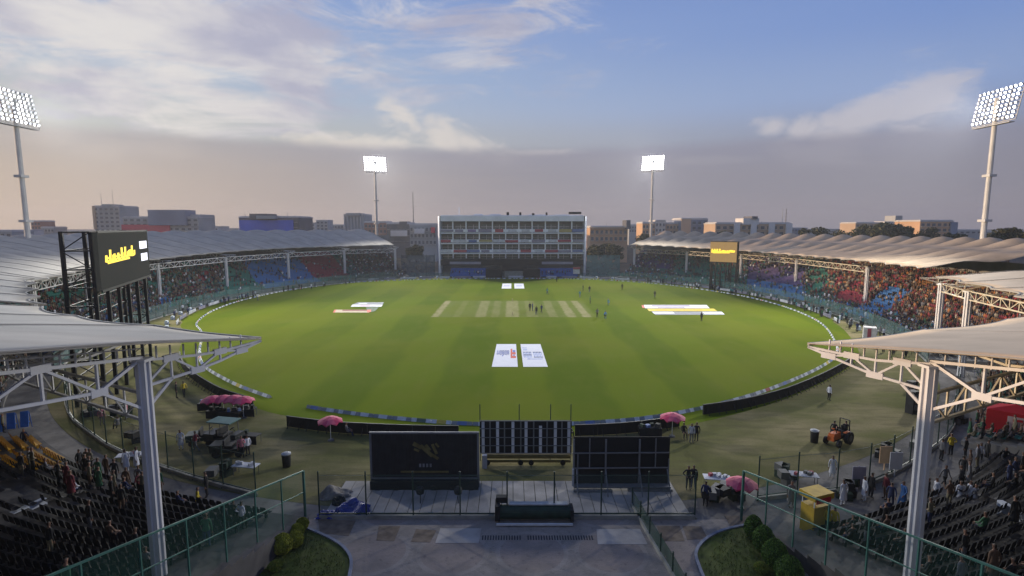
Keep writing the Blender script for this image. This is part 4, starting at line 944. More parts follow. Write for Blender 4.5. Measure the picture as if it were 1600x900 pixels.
# right black screen with grey frame grid
t = thing('black_screen', 'plain black cloth screen in a grey pipe grid right of the slatted sight screen', 'screen', (7.5, 34.7, 0), 0, 'screens below the near rope')
b = MB(); b.box((0, .1, 2.02), (6.55, .08, 3.4)); b.build('screen_cloth', MBLK, t)
MPG = mat('pipe_grey', (.17, .17, .18), .5, .1, 2)
b = MB()
for x in (-1.1, 1.2, -3.28): b.box((x, -.02, 1.95), (.11, .08, 3.3))
for x, z0_, z1_ in ((-2.2, 1.6, 3.65), (2.3, 1.6, 3.65), (3.22, .4, 2.2), (-3.0, .5, 2.6)): b.box((x, -.02, (z0_+z1_)/2), (.07, .06, z1_-z0_))
for z in (1.55, 2.62): b.beam((-3.4, -.07, z), (3.2, -.07, z+.05), .07)
b.build('pipe_grid', MPG, t)
b = MB(); b.box((0, -.2, .35), (6.6, .5, .1)); b.box((-2.0, -.45, .1), (2.6, .3, .2)); b.box((1.9, -.35, .14), (3, .3, .2))
for x in (-3.1, -1.1, 1.2, 3.1): b.beam((x, -.1, 1.5), (x, -1.2, .05), .07)
b.build('support_base', MPG, t)
b = MB(); b.box((-3.35, -.3, 1.0), (.12, .12, 1.2)); b.build('white_post', mat('pale_drum', (.35, .37, .42), .6), t)

# ================================================================== loose objects near the camera
MPK = mat('umbrella_pink', (.44, .035, .10), .7, .15, 2); MPK2 = mat('umbrella_light_pink', (.50, .09, .15), .7, .1, 2)
def umbrella(x, y, label, r=1.1, h=2.1, z=0):
    t = thing('parasol', label, 'parasol', (x, y, z), rnd.uniform(0, 1), 'pink parasols near the boundary')
    b = MB(); n = 8; vs = [(0, 0, h)]; fs = []
    for i in range(n):
        a = 2*math.pi*i/n; vs += [(math.cos(a)*r*.55, math.sin(a)*r*.55, h-.13), (math.cos(a)*r, math.sin(a)*r, h-.42), (math.cos(a)*r, math.sin(a)*r, h-.56)]
        a2 = a+math.pi/n; vs += [(math.cos(a2)*r*.94, math.sin(a2)*r*.94, h-.36)]
    mi = []
    for i in range(n):
        j = (i+1) % n; A, B, C_, D_ = 1+i*4, 2+i*4, 3+i*4, 4+i*4; A2, B2, C2 = 1+j*4, 2+j*4, 3+j*4
        fs += [(0, A, A2), (A, B, D_), (A, D_, A2), (A2, D_, B2), (B, C_, D_), (D_, C2, B2)]; mi += [i % 2]*6
    b.add(vs, fs); b.m = mi; b.build('canopy', [MPK, MPK2], t)
    b = MB(); b.tube((0, 0, 0), (0, 0, h), .025, None, 8); b.build('pole', MSW, t)
    b = MB(); b.lathe([(.0, .12), (.22, .1), (.28, 0)], n=12); b.build('base', MHS, t); return t
p = g_at(517, 688); umbrella(p.x, p.y, 'pink parasol in front of the left black hoarding', 1.05)
p = g_at(1050, 682); umbrella(p.x, p.y, 'pink parasol at the end of the black hoarding right of the sight screen', 1.1)
p = g_at(1157, 795); umbrella(p.x, p.y, 'pink parasol by the fence beside the right garden', 1.0)
for i, (x, y) in enumerate(((334, 652), (350, 651), (366, 651), (381, 653))):
    p = g_at(x, y); umbrella(p.x, p.y, ['leftmost', 'second from left', 'third from left', 'rightmost'][i]+' of the four pink parasols in a row by the left hoarding', 1.05)
# camera and kit tables under the row
MDG = mat('dark_green_cloth', (.018, .032, .022), .85, .3, 2); MDB = mat('dark_kit', (.02, .02, .022), .7, .3, 2)
def kit_table(x, y, w, label, items=5, seed=1, dark=True):
    rr = random.Random(seed); p = g_at(x, y); t = thing('equipment_table', label, 'equipment table', (p.x, p.y, 0), rr.uniform(-.3, .3), 'tables of kit on the near grass')
    b = MB(); b.box((0, 0, .74), (w, .8, .05)); b.box((0, -.4, .4), (w, .03, .7)); b.build('tabletop', MDB, t)
    for sx in (-1, 1):
        for sy in (-1, 1): b = MB(); b.tube((sx*(w/2-.08), sy*.33, 0), (sx*(w/2-.08), sy*.33, .72), .025, None, 6); b.build('leg', MHS, t)
    for i in range(items): b = MB(); b.box((-w/2+.3+i*(w-.6)/max(1, items-1), rr.uniform(-.2, .2), .92), (rr.uniform(.25, .5), rr.uniform(.25, .5), rr.uniform(.2, .42)), rr.uniform(0, 1), 0, .85); b.build('kit_case', rr.choice([MDB, MDB, MHS, BANN['blue'], MDG]), t)
kit_table(352, 654, 3.4, 'long dark table of kit under the row of pink parasols', 7, 3); kit_table(385, 650, 1.8, 'short dark table right of the row of pink parasols', 3, 5); kit_table(330, 640, 2.2, 'dark table behind the left end of the pink parasols', 4, 6)
kit_table(392, 692, 1.6, 'small dark table right of the covered utility carts', 1, 8); kit_table(868, 682, 1.8, 'small dark table under the hoarding right of the sight screen', 3, 9) if False else None
p = g_at(1015, 678); kit_table(1015, 680, 1.9, 'small kit table beside the pink parasol near the right hoarding', 4, 9)
def utility_cart(x, y, rz, label, body, canopy, s=1.0):
    p = g_at(x, y); t = thing('utility_cart', label, 'utility cart', (p.x, p.y, 0), rz, 'vehicles parked on the near grass'); t.scale = (s, s, s)
    b = MB(); b.box((0, 0, .5), (2.5, 1.15, .28)); b.box((1.0, 0, .78), (.6, 1.1, .4), 0, 0, .85); b.box((-.85, 0, .78), (.85, 1.15, .32)); b.build('body', body, t)
    b = MB(); b.box((.05, 0, .80), (.5, 1.05, .14)); b.box((-.22, 0, 1.05), (.12, 1.05, .5)); b.build('bench_seat', MDB, t)
    for sx in (-.8, .85):
        for sy in (-.55, .55): b = MB(); b.tube((sx, sy-.09, .26), (sx, sy+.09, .26), .26, None, 16); b.build('wheel', MDB, t)
    if canopy:
        b = MB(); b.box((0, 0, 1.82), (1.9, 1.2, .07)); b.build('canopy', canopy, t)
        b = MB()
        for sx in (-.8, .75):
            for sy in (-.5, .5): b.beam((sx, sy, .8), (sx*.95, sy, 1.8), .04)
        b.build('canopy_frame', MHS, t)
    b = MB(); b.beam((.75, .2, .95), (.5, .2, 1.2), .03); b.tube((.5, .2, 1.18), (.47, .2, 1.22), .17, None, 12); b.build('steering_wheel', MDB, t)
utility_cart(320, 692, .3, 'dark green cart parked left of the canopied cart', mat('cart_dark', (.03, .05, .04), .4, .2, 1), None, 1.0)
utility_cart(352, 695, -.2, 'dark cart with a teal canopy near the left fence', mat('cart_black', (.02, .025, .025), .4, .2, 1), mat('canopy_teal', (.06, .13, .12), .6), 1.15)
utility_cart(360, 710, .1, 'black cart with a pale load nearest the left fence', mat('cart_black', (.02, .025, .025), .4, .2, 1), None, 1.05)
# tractor with orange bonnet
p = g_at(1310, 692); t = thing('tractor', 'small orange and black tractor on the dry grass at the right', 'tractor', (p.x, p.y, 0), R(212), 'vehicles parked on the near grass'); t.scale = (.85, .85, .85)
MOR = mat('tractor_orange', (.50, .12, .03), .45, .12, 2)
b = MB(); b.box((.85, 0, .95), (1.3, .62, .62), 0, 0, .88); b.box((1.5, 0, .8), (.12, .58, .5)); b.box((-.2, .58, 1.25), (.8, .25, .08)); b.box((-.4, -.58, 1.25), (.9, .25, .08)); b.build('bonnet', MOR, t)
b = MB(); b.box((0, 0, .65), (2.4, .5, .35)); b.box((-.5, 0, .95), (.8, .9, .2)); b.box((-1.2, 0, .8), (.5, .8, .5)); b.build('chassis', MDB, t)
for x, r, w_ in ((-.55, .62, .34), (1.15, .36, .22)):
    for sy in (-1, 1):
        b = MB(); b.tube((x, sy*.5, r), (x, sy*(.5+w_), r), r, None, 20); w = b.build('tyre', MDB, t); b = MB(); b.tube((x, sy*(.5+w_-.02), r), (x, sy*(.52+w_), r), r*.5, None, 12); b.build('rim', MHS, w)
b = MB(); b.box((-.55, 0, 1.15), (.5, .5, .1)); b.box((-.8, 0, 1.4), (.1, .5, .45)); b.build('seat', MDB, t)
b = MB()
for sy in (-.45, .45): b.beam((-.95, sy, .9), (-.95, sy, 2.25), .07)
b.beam((-.95, -.45, 2.25), (-.95, .45, 2.25), .07); b.build('roll_bar', MDB, t)
b = MB(); b.beam((.2, 0, 1.2), (-.1, 0, 1.5), .04); b.tube((-.1, 0, 1.48), (-.14, 0, 1.53), .2, None, 14); b.build('steering_wheel', MDB, t)
b = MB(); b.tube((1.0, .2, 1.2), (1.0, .2, 1.75), .04, None, 8); b.build('exhaust', MDB, t)
def drum(x, y, label, r=.33, h=1.05):
    p = g_at(x, y); t = thing('litter_bin', label, 'bin', (p.x, p.y, 0), 0, 'black bins on the near grass'); b = MB(); b.lathe([(0, 0), (r*.86, 0), (r, h*.9), (r, h*.92), (0, h*.92)], n=18); b.build('body', MDB, t, True)
    b = MB(); b.lathe([(r*1.05, h*.92), (r*1.05, h), (r*.5, h+.08), (0, h+.09)], n=18); b.build('lid', mat('bin_lid', (.30, .31, .32), .6), t)
drum(448, 729, 'black bin with a pale lid on the grass above the left railing'); drum(1272, 691, 'black bin left of the orange tractor')
def cabinet(x, y, label, h=1.7, w=.9):
    p = g_at(x, y); t = thing('speaker_cabinet', label, 'speaker cabinet', (p.x, p.y, 0), .4, 'black speaker stacks'); b = MB(); b.box((0, 0, h/2), (w, .7, h)); b.build('cabinet', MDB, t)
    for k in (.28, .72): b = MB(); b.tube((0, -.36, h*k), (0, -.40, h*k), w*.34, w*.3, 16); b.build('driver', MHS, t)
cabinet(1424, 612, 'black speaker stack left of the tall right column, farther one', 1.2); cabinet(1424, 645, 'black speaker stack left of the tall right column, nearer one', 2.2)
# blue tarpaulin heap
def heap(name, pts_c, dims, m, label, cat, seed=1, n=18):
    rr = random.Random(seed); b = MB(); vs = []; fs = []
    for i in range(n+1):
        for j in range(n+1):
            u, v = i/n*2-1, j/n*2-1; e = max(0, 1-(abs(u)**3+abs(v)**3)); ed = 1+.10*math.sin(7*math.atan2(v, u)+seed)
            z = dims[2]*e**.5*(.55+.45*math.sin(u*3.1+seed)*math.cos(v*2.3+seed*2))+rr.uniform(0, .05)
            vs.append((u*dims[0]/2*ed, v*dims[1]/2*ed, max(.01, z) if e > 0 else .01))
    for i in range(n):
        for j in range(n): a = i*(n+1)+j; fs.append((a, a+n+1, a+n+2, a+1))
    b.add(vs, fs); o = b.build(name, m, None, False); o.location = pts_c; tag(o, label, cat); return o
MBT = mat('tarpaulin_blue', (.015, .03, .26), .45, .2, 2, spec=.5)
p = g_at(552, 800); heap('tarpaulin', (p.x, p.y, .05), (2.0, 1.6, .8), MBT, 'crumpled bright blue tarpaulin on the apron below the left black screen', 'tarpaulin', 2)
p = g_at(515, 806); heap('tarpaulin', (p.x, p.y, .05), (1.5, .9, .35), MBT, 'smaller flat blue tarpaulin left of the bright blue one', 'tarpaulin', 5)
p = g_at(525, 775); heap('rubble_heap', (p.x, p.y, .04), (2.0, 1.3, .7), mat('pale_sacking', (.22, .20, .18), .9, .3, 3), 'heap of pale sacking behind the blue tarpaulin', 'heap', 3)
p = g_at(530, 788); heap('black_sack', (p.x, p.y, .05), (.8, .7, .7), MDB, 'black sack between the pale sacking and the blue tarpaulin', 'sack', 8)
# rolled pitch cover
p = g_at(832, 812); t = thing('pitch_cover', 'long dark green cover roller with a pale top strip in the middle of the apron', 'pitch cover', (p.x, p.y, .08))
b = MB(); b.tube((-2.0, 0, .45), (2.3, 0, .45), .42, None, 20); b.build('roll', mat('cover_green', (.012, .035, .025), .6, .3, 2), t)
b = MB(); b.box((.35, .1, .93), (3.6, .38, .06)); b.build('top_strip', mat('pale_strip', (.38, .40, .41), .6, .2, 2), t)
b = MB(); b.box((-2.15, 0, .55), (.3, .95, .95)); b.box((-1.9, .25, 1.15), (.7, .4, .35)); b.build('end_frame', MDB, t)
b = MB(); b.box((2.4, 0, .4), (.2, .9, .7)); b.build('end_frame', MDB, t)
b = MB(); b.box((.1, -.75, .05), (4.6, .12, .1)); b.build('ground_rail', MSW, t)
for x, y in ((743, 770), (1070-160, 790)): pass
for x, y, lab in ((716, 776, 'round black speaker on a stand under the left black screen, right one'), (657, 776, 'round black speaker on a stand under the left black screen, left one')):
    p = g_at(x, y+12); t = thing('floor_lamp', lab, 'lamp stand', (p.x, p.y, .08), 0, 'round black heads under the left screen'); b = MB(); b.tube((0, 0, 0), (0, 0, .7), .03, None, 6); b.build('stand', MDB, t); b = MB(); b.lathe([(0, 0), (.24, .08), (.28, .3), (.2, .5), (0, .56)], (0, 0, .6), 14); b.build('head', MDB, t, True)
# white cube with red stripe
p = g_at(1358, 529); t = thing('advertising_cube', 'white cube with a red stripe above the right roof tip', 'advertising cube', (p.x, p.y, 0), -.52); b = MB(); b.box((0, 0, .95), (1.75, 1.75, 1.9)); b.build('cube', mat('cube_white', (.55, .52, .5), .7), t); b = MB(); b.box((-.1, -.89, .95), (.5, .04, 1.6)); b.build('stripe', BANN['red'], t)
# red stall and yellow stall
MRD = mat('stall_red', (.42, .012, .018), .6, .15, 1)
a, c = g_at(1537, 688), g_at(1606, 702); t = thing('market_stall', 'bright red canvas stall with a white panel at the right edge', 'stall', (a.x, a.y, 0), math.atan2(c.y-a.y, c.x-a.x)); L = (c-a).length+1
b = MB(); b.box((L/2, 1, 1.6), (L, 2.2, 2.4)); b.add([(0, -.1, 2.8), (L, -.1, 2.8), (L, 2.1, 2.8), (0, 2.1, 2.8), (L/2, 1, 3.3)], [(0, 1, 4), (1, 2, 4), (2, 3, 4), (3, 0, 4)]); b.build('canvas', MRD, t)
b = MB(); b.box((L*.56, -.13, 1.75), (L*.42, .04, 1.5)); w = b.build('white_panel', mat('stall_white', (.50, .38, .36), .7, .15, 3), t)
b = MB(); b.beam((L*.44, -.17, 2.2), (L*.6, -.17, 2.25), .02, .2); b.beam((L*.44, -.17, 1.7), (L*.6, -.17, 1.4), .02, .2); b.beam((L*.6, -.17, 2.2), (L*.66, -.17, 1.5), .02, .2); b.beam((L*.46, -.17, 2.2), (L*.46, -.17, 1.6), .02, .2); b.build('red_emblem', MRD, w)
b = MB(); b.box((L/2, -.3, .5), (L, .5, .8)); b.build('counter', BANN['white'], t)
p = g_at(1272, 828); t = thing('snack_kiosk', 'yellow kiosk with a red and yellow top behind the right railing', 'kiosk', (p.x, p.y, 0), .35)
MYK = mat('kiosk_yellow', (.42, .27, .02), .6, .2, 2)
b = MB(); b.box((0, 0, .85), (1.3, .9, 1.7)); b.build('body', MYK, t); b = MB(); b.box((0, 0, 2.3), (1.5, 1.1, .35)); b.build('sign_box', MYK, t); b = MB(); b.box((-.1, -.57, 2.15), (1.1, .05, .3)); b.build('red_stripe', MRD, t)
b = MB()
for sx in (-.6, .6):
    for sy in (-.4, .4): b.beam((sx, sy, 1.7), (sx, sy, 2.2), .05)
b.build('upright', MSW, t)
# blue tilted panels and white parapets in the left block
for i, (x, y) in enumerate(((-4, 672), (17, 667), (38, 664))):
    p = g_at(x, y, .6); b = MB(); b.box((0, 0, .8), (.55, .1, 1.4)); b.box((0, .3, .5), (.45, .5, .08)); b.beam((.3, .1, 1.4), (.3, .8, 0), .05)
    o = b.build('display_panel', MBS); o.location = (p.x, p.y, .3); o.rotation_euler = (R(-12), 0, R(28)); tag(o, ['blue display panel cut by the left edge above the yellow seats', 'middle of the three blue display panels above the yellow seats', 'rightmost of the three blue display panels above the yellow seats'][i], 'display panel', 'blue display panels at the left edge')
MPW = mat('parapet_pale', (.42, .45, .52), .8, .15, 1)
for pts, lab in (([(-8, 832, 1.3), (25, 818, 1.3), (72, 796, 1.3)], 'pale curved parapet wall among the black seats at the left edge'), ([(1560, 800, 1.3), (1584, 815, 1.3), (1604, 838, 1.3)], 'pale curved parapet wall among the black seats at the right edge')):
    cv = catmull([tuple(g_at(x, y, z)) for x, y, z in pts], 6); b = MB(); o0 = cv[0].copy()
    for p_, q in zip(cv, cv[1:]): m_ = (p_+q)/2-o0; b.beam(p_-o0+Vector((0, 0, -.1)), q-o0+Vector((0, 0, -.1)), .32, 1.7)
    o = b.build('parapet_wall', MPW); o.location = o0; tag(o, lab, 'wall', 'pale parapets in the near stands')
# low folding tables of white things
def white_table(x, y, label, seed):
    rr = random.Random(seed); p = g_at(x, y); t = thing('catering_table', label, 'table', (p.x, p.y, 0), rr.uniform(-.3, .3), 'white topped tables by the fences'); b = MB(); b.box((0, 0, .75), (1.8, .8, .05)); b.build('tabletop', BANN['white'], t)
    for sx in (-.8, .8):
        for sy in (-.3, .3): b = MB(); b.tube((sx, sy, 0), (sx, sy, .73), .02, None, 6); b.build('leg', MHS, t)
    for i in range(5): b = MB(); b.box((rr.uniform(-.7, .7), rr.uniform(-.25, .25), .88), (.25, .2, .2), rr.random()); b.build('carton', rr.choice([BANN['white'], BANN['white'], MHS, BANN['red']]), t)
white_table(1255, 757, 'white topped table on the grass left of the yellow kiosk', 1); white_table(205, 725, 'white topped table on the walkway by the left fence', 2); white_table(1120, 762, 'table with pale cartons left of the near right pink parasol', 3); white_table(385, 742, 'table with pale cartons on the grass behind the left fence', 4)
def case_stack(x, y, label, seed, n=5, cm=None):
    rr = random.Random(seed); p = g_at(x, y); t = thing('case_stack', label, 'cases', (p.x, p.y, 0), rr.uniform(0, 1), 'stacks of dark cases')
    for i in range(n): b = MB(); b.box((rr.uniform(-.8, .8), rr.uniform(-.4, .4), .25+(i//3)*.5), (rr.uniform(.5, .9), rr.uniform(.4, .7), .48), rr.random()); b.build('case', cm or rr.choice([MDB, MDB, MDG, MHS]), t)
for i, (x, y, lab) in enumerate(((1110, 785, 'stack of dark cases at the fence left of the near right parasol'), (1140, 778, 'stack of dark cases directly beside the near right parasol'), (1225, 752, 'dark cases on the grass beside the right end of the plaza'), (135, 650, 'dark cases at the corner of the left fence'),
                                (190, 648, 'dark cases with pink cloth behind the left fence'), (215, 690, 'dark cases below the red parasols left of the white column'), (345, 745, 'grey cases behind the left fence'), (1385, 712, 'dark cases on the grass left of the tall right column'), (1490, 660, 'dark cases below the right truss'), (1440, 700, 'dark cases behind the tall right column'), (1330, 775, 'dark cases behind the right walkway fence'))): case_stack(x, y, lab, i, 6)
for x, y, c, lab in ((1382, 735, 'orange', 'orange cloth banner on the right fence'), (1398, 745, 'white', 'pale cloth banner right of the orange one'), (1340, 770, 'grey', 'grey cloth banner on the right fence')):
    p = g_at(x, y); b = MB(); b.box((0, 0, 1.2), (.9, .05, 1.3)); b.beam((0, .05, 0), (0, .05, 1.9), .06); o = b.build('cloth_banner', {'orange': CM['orange'], 'white': BANN['white'], 'grey': BANN['grey']}[c]); o.location = p; tag(o, lab, 'banner', 'cloth banners on the right fence')
# garden shrubs
def shrub(x, y, r, h, label, m, seed, squash=1.0):
    rr = random.Random(seed); t = thing('clipped_shrub', label, 'shrub', (x, y, .1), 0, 'clipped shrubs in the garden beds')
    b = MB(); K = 10; P_ = [(max(.02, r*.86*math.sin(math.pi*(k+.6)/(K+.9))**.7), h*k/K) for k in range(K+1)]; P_[-1] = (.02, h*.97); b.lathe(P_, (0, 0, 0), 14, 1)
    for _ in range(3600):
        th = rr.uniform(0, 6.283); v = rr.random()**.8; rad = r*max(.05, math.sin(math.pi*min(.985, v*.93+.06))**.6)*(1+.05*math.sin(3*th+seed)+.04*math.sin(7*th+v*9))*rr.uniform(.9, 1.04)
        p = Vector((math.cos(th)*rad, math.sin(th)*rad, v*h)); q = Vector((rr.gauss(0, 1), rr.gauss(0, 1), rr.gauss(0, 1))).normalized(); e = q.orthogonal().normalized(); f = q.cross(e); s = rr.uniform(.03, .06)
        b.add([p-e*s, p+f*s*.6, p+e*s, p-f*s*.6], [(0, 1, 2, 3)], rr.choice([0, 0, 0, 1]))
    b.build('foliage', m, t); b = MB(); b.tube((0, 0, -.05), (0, 0, h*.5), .06, .03, 6); b.build('stem', MBK, t)
MSY = mat('shrub_yellow', (.28, .29, .03), .8, .3, 3); MSY2 = mat('shrub_yellow_dark', (.18, .20, .03), .8, .3, 3); MSG2 = mat('shrub_green', (.07, .14, .02), .8, .3, 3); MSG3 = mat('shrub_green_dark', (.03, .07, .014), .8, .3, 3)
for i, (x, y, r, lab) in enumerate([(472, 820, .36, 'yellow green clipped shrub farthest from the camera in the left bed'), (463, 832, .40, 'second yellow green shrub from the far end of the left bed'), (461, 846, .45, 'third yellow green shrub from the far end of the left bed'), (441, 856, .55, 'biggest yellow green shrub, nearest the camera in the left bed')]):
    p = g_at(x, y, .4); shrub(p.x, p.y, r, 2*r, lab, [MSY, MSY2], i)
for i, (x, y, r, h, lab) in enumerate([(1204, 826, .52, 1.4, 'dark round shrub farthest from the camera in the right bed'), (1224, 846, .58, 1.5, 'second dark round shrub from the far end of the right bed'), (1257, 868, .64, 1.5, 'third dark round shrub from the far end of the right bed'), (1288, 896, .66, 1.5, 'dark round shrub at the bottom edge of the picture in the right bed')]):
    p = g_at(x, y, .7); shrub(min(p.x, 13.9), p.y, r, h, lab, [MSG2, MSG3], 10+i)
# small plants scattered in beds
for i, (x, y, lab) in enumerate([(430, 890, 'low flowering plant at the lower left of the left bed'), (1195, 893, 'low flowering plant in the middle of the right bed')]):
    p = g_at(x, y, .1); shrub(max(min(p.x, 13), -12.4), p.y, .35, .45, lab, [MSY2, MSG2], 30+i)
b = MB(); rr = random.Random(11)
for _ in range(5200):
    if rr.random() < .5: x, y = rr.uniform(-13, -9.0), rr.uniform(20, 29.4); ok = x < -8.6-.0*y and (y < 26.5 or x < -8.8-(y-26.5)*1.05)
    else: x, y = rr.uniform(10.2, 14.2), rr.uniform(20, 29.4); ok = (y < 26.5 or x > 10.4+(y-26.5)*.75)
    if not ok: continue
    a = rr.uniform(0, 3.14); h = rr.uniform(.05, .14); dx, dy = math.cos(a)*.02, math.sin(a)*.02; b.add([(x-dx, y-dy, .1), (x+dx, y+dy, .1), (x+rr.uniform(-.03, .03), y+rr.uniform(-.03, .03), .1+h)], [(0, 1, 2)])
tag(b.build('garden_grass', mat('grass_blade', (.08, .10, .018), .9, .3, 3)), 'short grass in the two kerbed garden beds', 'grass', kind='stuff')
# ================================================================== people
SKIN = mat('skin', (.22, .12, .08), .6, 0); SKIND = mat('skin_dark', (.14, .075, .05), .6, 0); HAIR = mat('hair_black', (.012, .010, .009), .6, 0); SHOE = mat('shoe_dark', (.02, .018, .016), .6, 0)
CLO = {n: mat('cloth_'+n, c, .85, 0) for n, c in dict(black=(.018, .018, .02), white=(.52, .53, .58), grey=(.14, .14, .15), navy=(.025, .035, .09), blue=(.06, .16, .38), red=(.22, .035, .035), yellow=(.48, .36, .03), green=(.03, .10, .05), brown=(.10, .06, .04), maroon=(.13, .02, .03), orange=(.30, .12, .04), pink=(.42, .16, .20), teal=(.05, .17, .19), beige=(.32, .26, .19), khaki=(.16, .14, .09)).items()}
def skin_body(J, Ed, head, seated=False, kurta=False):
    """J name->(pos,radius); returns a mesh of one continuous body with material slots skin, top, bottoms, shoes, hair"""
    me = bpy.data.meshes.new('p'); names = list(J); me.from_pydata([J[n][0] for n in names], [(names.index(a), names.index(c)) for a, c in Ed], []); o = bpy.data.objects.new('tmp', me); COL.objects.link(o)
    md = o.modifiers.new('s', 'SKIN'); md.use_smooth_shade = True
    for i, n in enumerate(names):
        r = J[n][1]; r = r if isinstance(r, tuple) else (r, r); me.skin_vertices[0].data[i].radius = r; me.skin_vertices[0].data[i].use_root = (n == 'pelvis')
    s = o.modifiers.new('u', 'SUBSURF'); s.levels = 1; s.render_levels = 1
    dg = bpy.context.evaluated_depsgraph_get(); ev = o.evaluated_get(dg); m2 = bpy.data.meshes.new_from_object(ev); bpy.data.objects.remove(o)
    return m2
def person_mesh(pose, kurta=False, cap=False):
    P = {}
    lean = .0
    def S(n, p, r): P[n] = (Vector(p), r)
    if pose == 'sit':
        hip = .45; S('pelvis', (0, 0, .50), (.17, .13)); S('kneeL', (-.12, -.44, .50), .075); S('kneeR', (.12, -.44, .50), .075); S('ankL', (-.13, -.46, .09), .05); S('ankR', (.13, -.48, .09), .05); S('toeL', (-.13, -.62, .04), .045); S('toeR', (.13, -.64, .04), .045)
        S('hipL', (-.10, -.06, .50), .10); S('hipR', (.10, -.06, .50), .10); z = .50; hands = ((-.16, -.34, .60), (.16, -.34, .60)); elb = ((-.27, -.06, .74), (.27, -.06, .74))
    else:
        z = .92; S('pelvis', (0, 0, z), (.155, .115)); st = .10
        if pose == 'walk': kl, kr, al, ar = (-.10, -.16, .50), (.10, .10, .49), (-.10, -.26, .09), (.10, .34, .12)
        elif pose == 'ready': kl, kr, al, ar = (-.20, -.16, .48), (.20, -.16, .48), (-.25, -.02, .09), (.25, -.02, .09); z = .82; S('pelvis', (0, .12, z), (.155, .115))
        else: kl, kr, al, ar = (-.10, -.02, .49), (.11, -.02, .49), (-.11, .02, .09), (.13, .02, .09)
        S('hipL', (-.10, P['pelvis'][0].y, z-.06), .095); S('hipR', (.10, P['pelvis'][0].y, z-.06), .095)
        S('kneeL', kl, .065); S('kneeR', kr, .065); S('ankL', al, .045); S('ankR', ar, .045); S('toeL', (al[0], al[1]-.17, .04), .042); S('toeR', (ar[0], ar[1]-.17, .04), .042)
        hands = ((-.26, -.04, .80), (.26, -.04, .80)); elb = ((-.27, .03, 1.10), (.27, .03, 1.10))
        if pose == 'akimbo': hands = ((-.17, -.10, 1.00), (.17, -.10, 1.00)); elb = ((-.36, .08, 1.12), (.36, .08, 1.12))
        if pose == 'phone': hands = ((-.26, -.04, .80), (.14, -.28, 1.30)); elb = ((-.27, .03, 1.10), (.27, -.06, 1.12))
        if pose == 'point': hands = ((-.26, -.04, .80), (.52, -.38, 1.50)); elb = ((-.27, .03, 1.10), (.38, -.16, 1.40))
        if pose == 'walk': hands = ((-.25, .16, .86), (.25, -.22, .88)); elb = ((-.27, .08, 1.12), (.27, -.02, 1.12))
    fw = -.26 if pose == 'ready' else (-.02 if pose != 'sit' else .02); y0 = P['pelvis'][0].y
    zt = z+.50 if pose != 'ready' else z+.38
    S('belly', (0, y0+fw*.3, z+.20 if pose != 'ready' else z+.15), (.145, .105)); S('chest', (0, y0+fw*.8, zt-.12), (.165, .115)); S('neck0', (0, y0+fw, zt+.03), .075); S('neck', (0, y0+fw-.01, zt+.09), .052); S('head0', (0, y0+fw-.015, zt+.17), (.072, .085)); S('head1', (0, y0+fw-.02, zt+.26), (.075, .09)); S('head2', (0, y0+fw-.01, zt+.33), (.05, .06))
    for sn, k in (('L', 0), ('R', 1)):
        sg = -1 if k == 0 else 1; S('sh'+sn, (sg*.185, y0+fw*.9, zt-.03), .062)
        e, h = Vector(elb[k]), Vector(hands[k])
        if pose == 'ready': e = Vector((sg*.30, y0+fw-.10, zt-.28)); h = Vector((sg*.20, -.20, .56))
        S('el'+sn, e, .046); S('wr'+sn, h, .033); d = (h-e).normalized(); S('ha'+sn, h+d*.09, (.038, .022)); S('fi'+sn, h+d*.17, (.028, .014)); side = Vector((-sg*.05, -.02, 0)); S('th'+sn, h+d*.07+side, .013)
    Ed = [('pelvis', 'belly'), ('belly', 'chest'), ('chest', 'neck0'), ('neck0', 'neck'), ('neck', 'head0'), ('head0', 'head1'), ('head1', 'head2')]
    for s in 'LR': Ed += [('pelvis', 'hip'+s), ('hip'+s, 'knee'+s), ('knee'+s, 'ank'+s), ('ank'+s, 'toe'+s), ('neck0', 'sh'+s), ('sh'+s, 'el'+s), ('el'+s, 'wr'+s), ('wr'+s, 'ha'+s), ('ha'+s, 'fi'+s), ('ha'+s, 'th'+s)]
    me = skin_body(P, Ed, None)
    for m in (SKIN, CLO['white'], CLO['black'], SHOE, HAIR): me.materials.append(m)
    hc = P['head1'][0]; zneck = zt+.055; wr = [P['wrL'][0], P['wrR'][0]]
    for f in me.polygons:
        c = f.center; f.use_smooth = True
        if c.z > zneck: mi = 4 if (c.z > hc.z+.045 or (c.y > hc.y+.035 and c.z > hc.z-.10)) else 0
        elif min((c-w).length for w in wr) < .055 or min((c-P['ha'+s][0]).length for s in 'LR') < .12: mi = 0
        elif c.z < .085: mi = 3
        elif pose == 'sit' and (c.y < -.12 and c.z < .60 and min((c-P['el'+s][0]).length for s in 'LR') > .28): mi = 2
        elif c.z < z-.02 and abs(c.x) < .235: mi = 2
        else: mi = 1
        f.material_index = mi
    if kurta or cap:
        b2 = bmesh.new(); b2.from_mesh(me)
        if kurta:
            n = 14; rings = []; lv = [(z+.10, .175, .135), (z-.12, .20, .155), (z-.36, .225, .17), (z-.50, .24, .185)]
            if pose == 'sit': lv = [(z+.12, .18, .14), (z+.02, .20, .20)]
            for zz, rx, ry in lv: rings.append([b2.verts.new((math.cos(6.2832*i/n)*rx, y0+math.sin(6.2832*i/n)*ry-(.12 if pose == 'sit' and zz < z+.05 else 0), zz)) for i in range(n)])
            for a, c in zip(rings, rings[1:]):
                for i in range(n): fc = b2.faces.new((a[i], c[i], c[(i+1) % n], a[(i+1) % n])); fc.material_index = 1; fc.smooth = True
        b2.to_mesh(me); b2.free()
    # face: nose, eyes, mouth, ears as small relief in the same mesh
    b2 = bmesh.new(); b2.from_mesh(me)
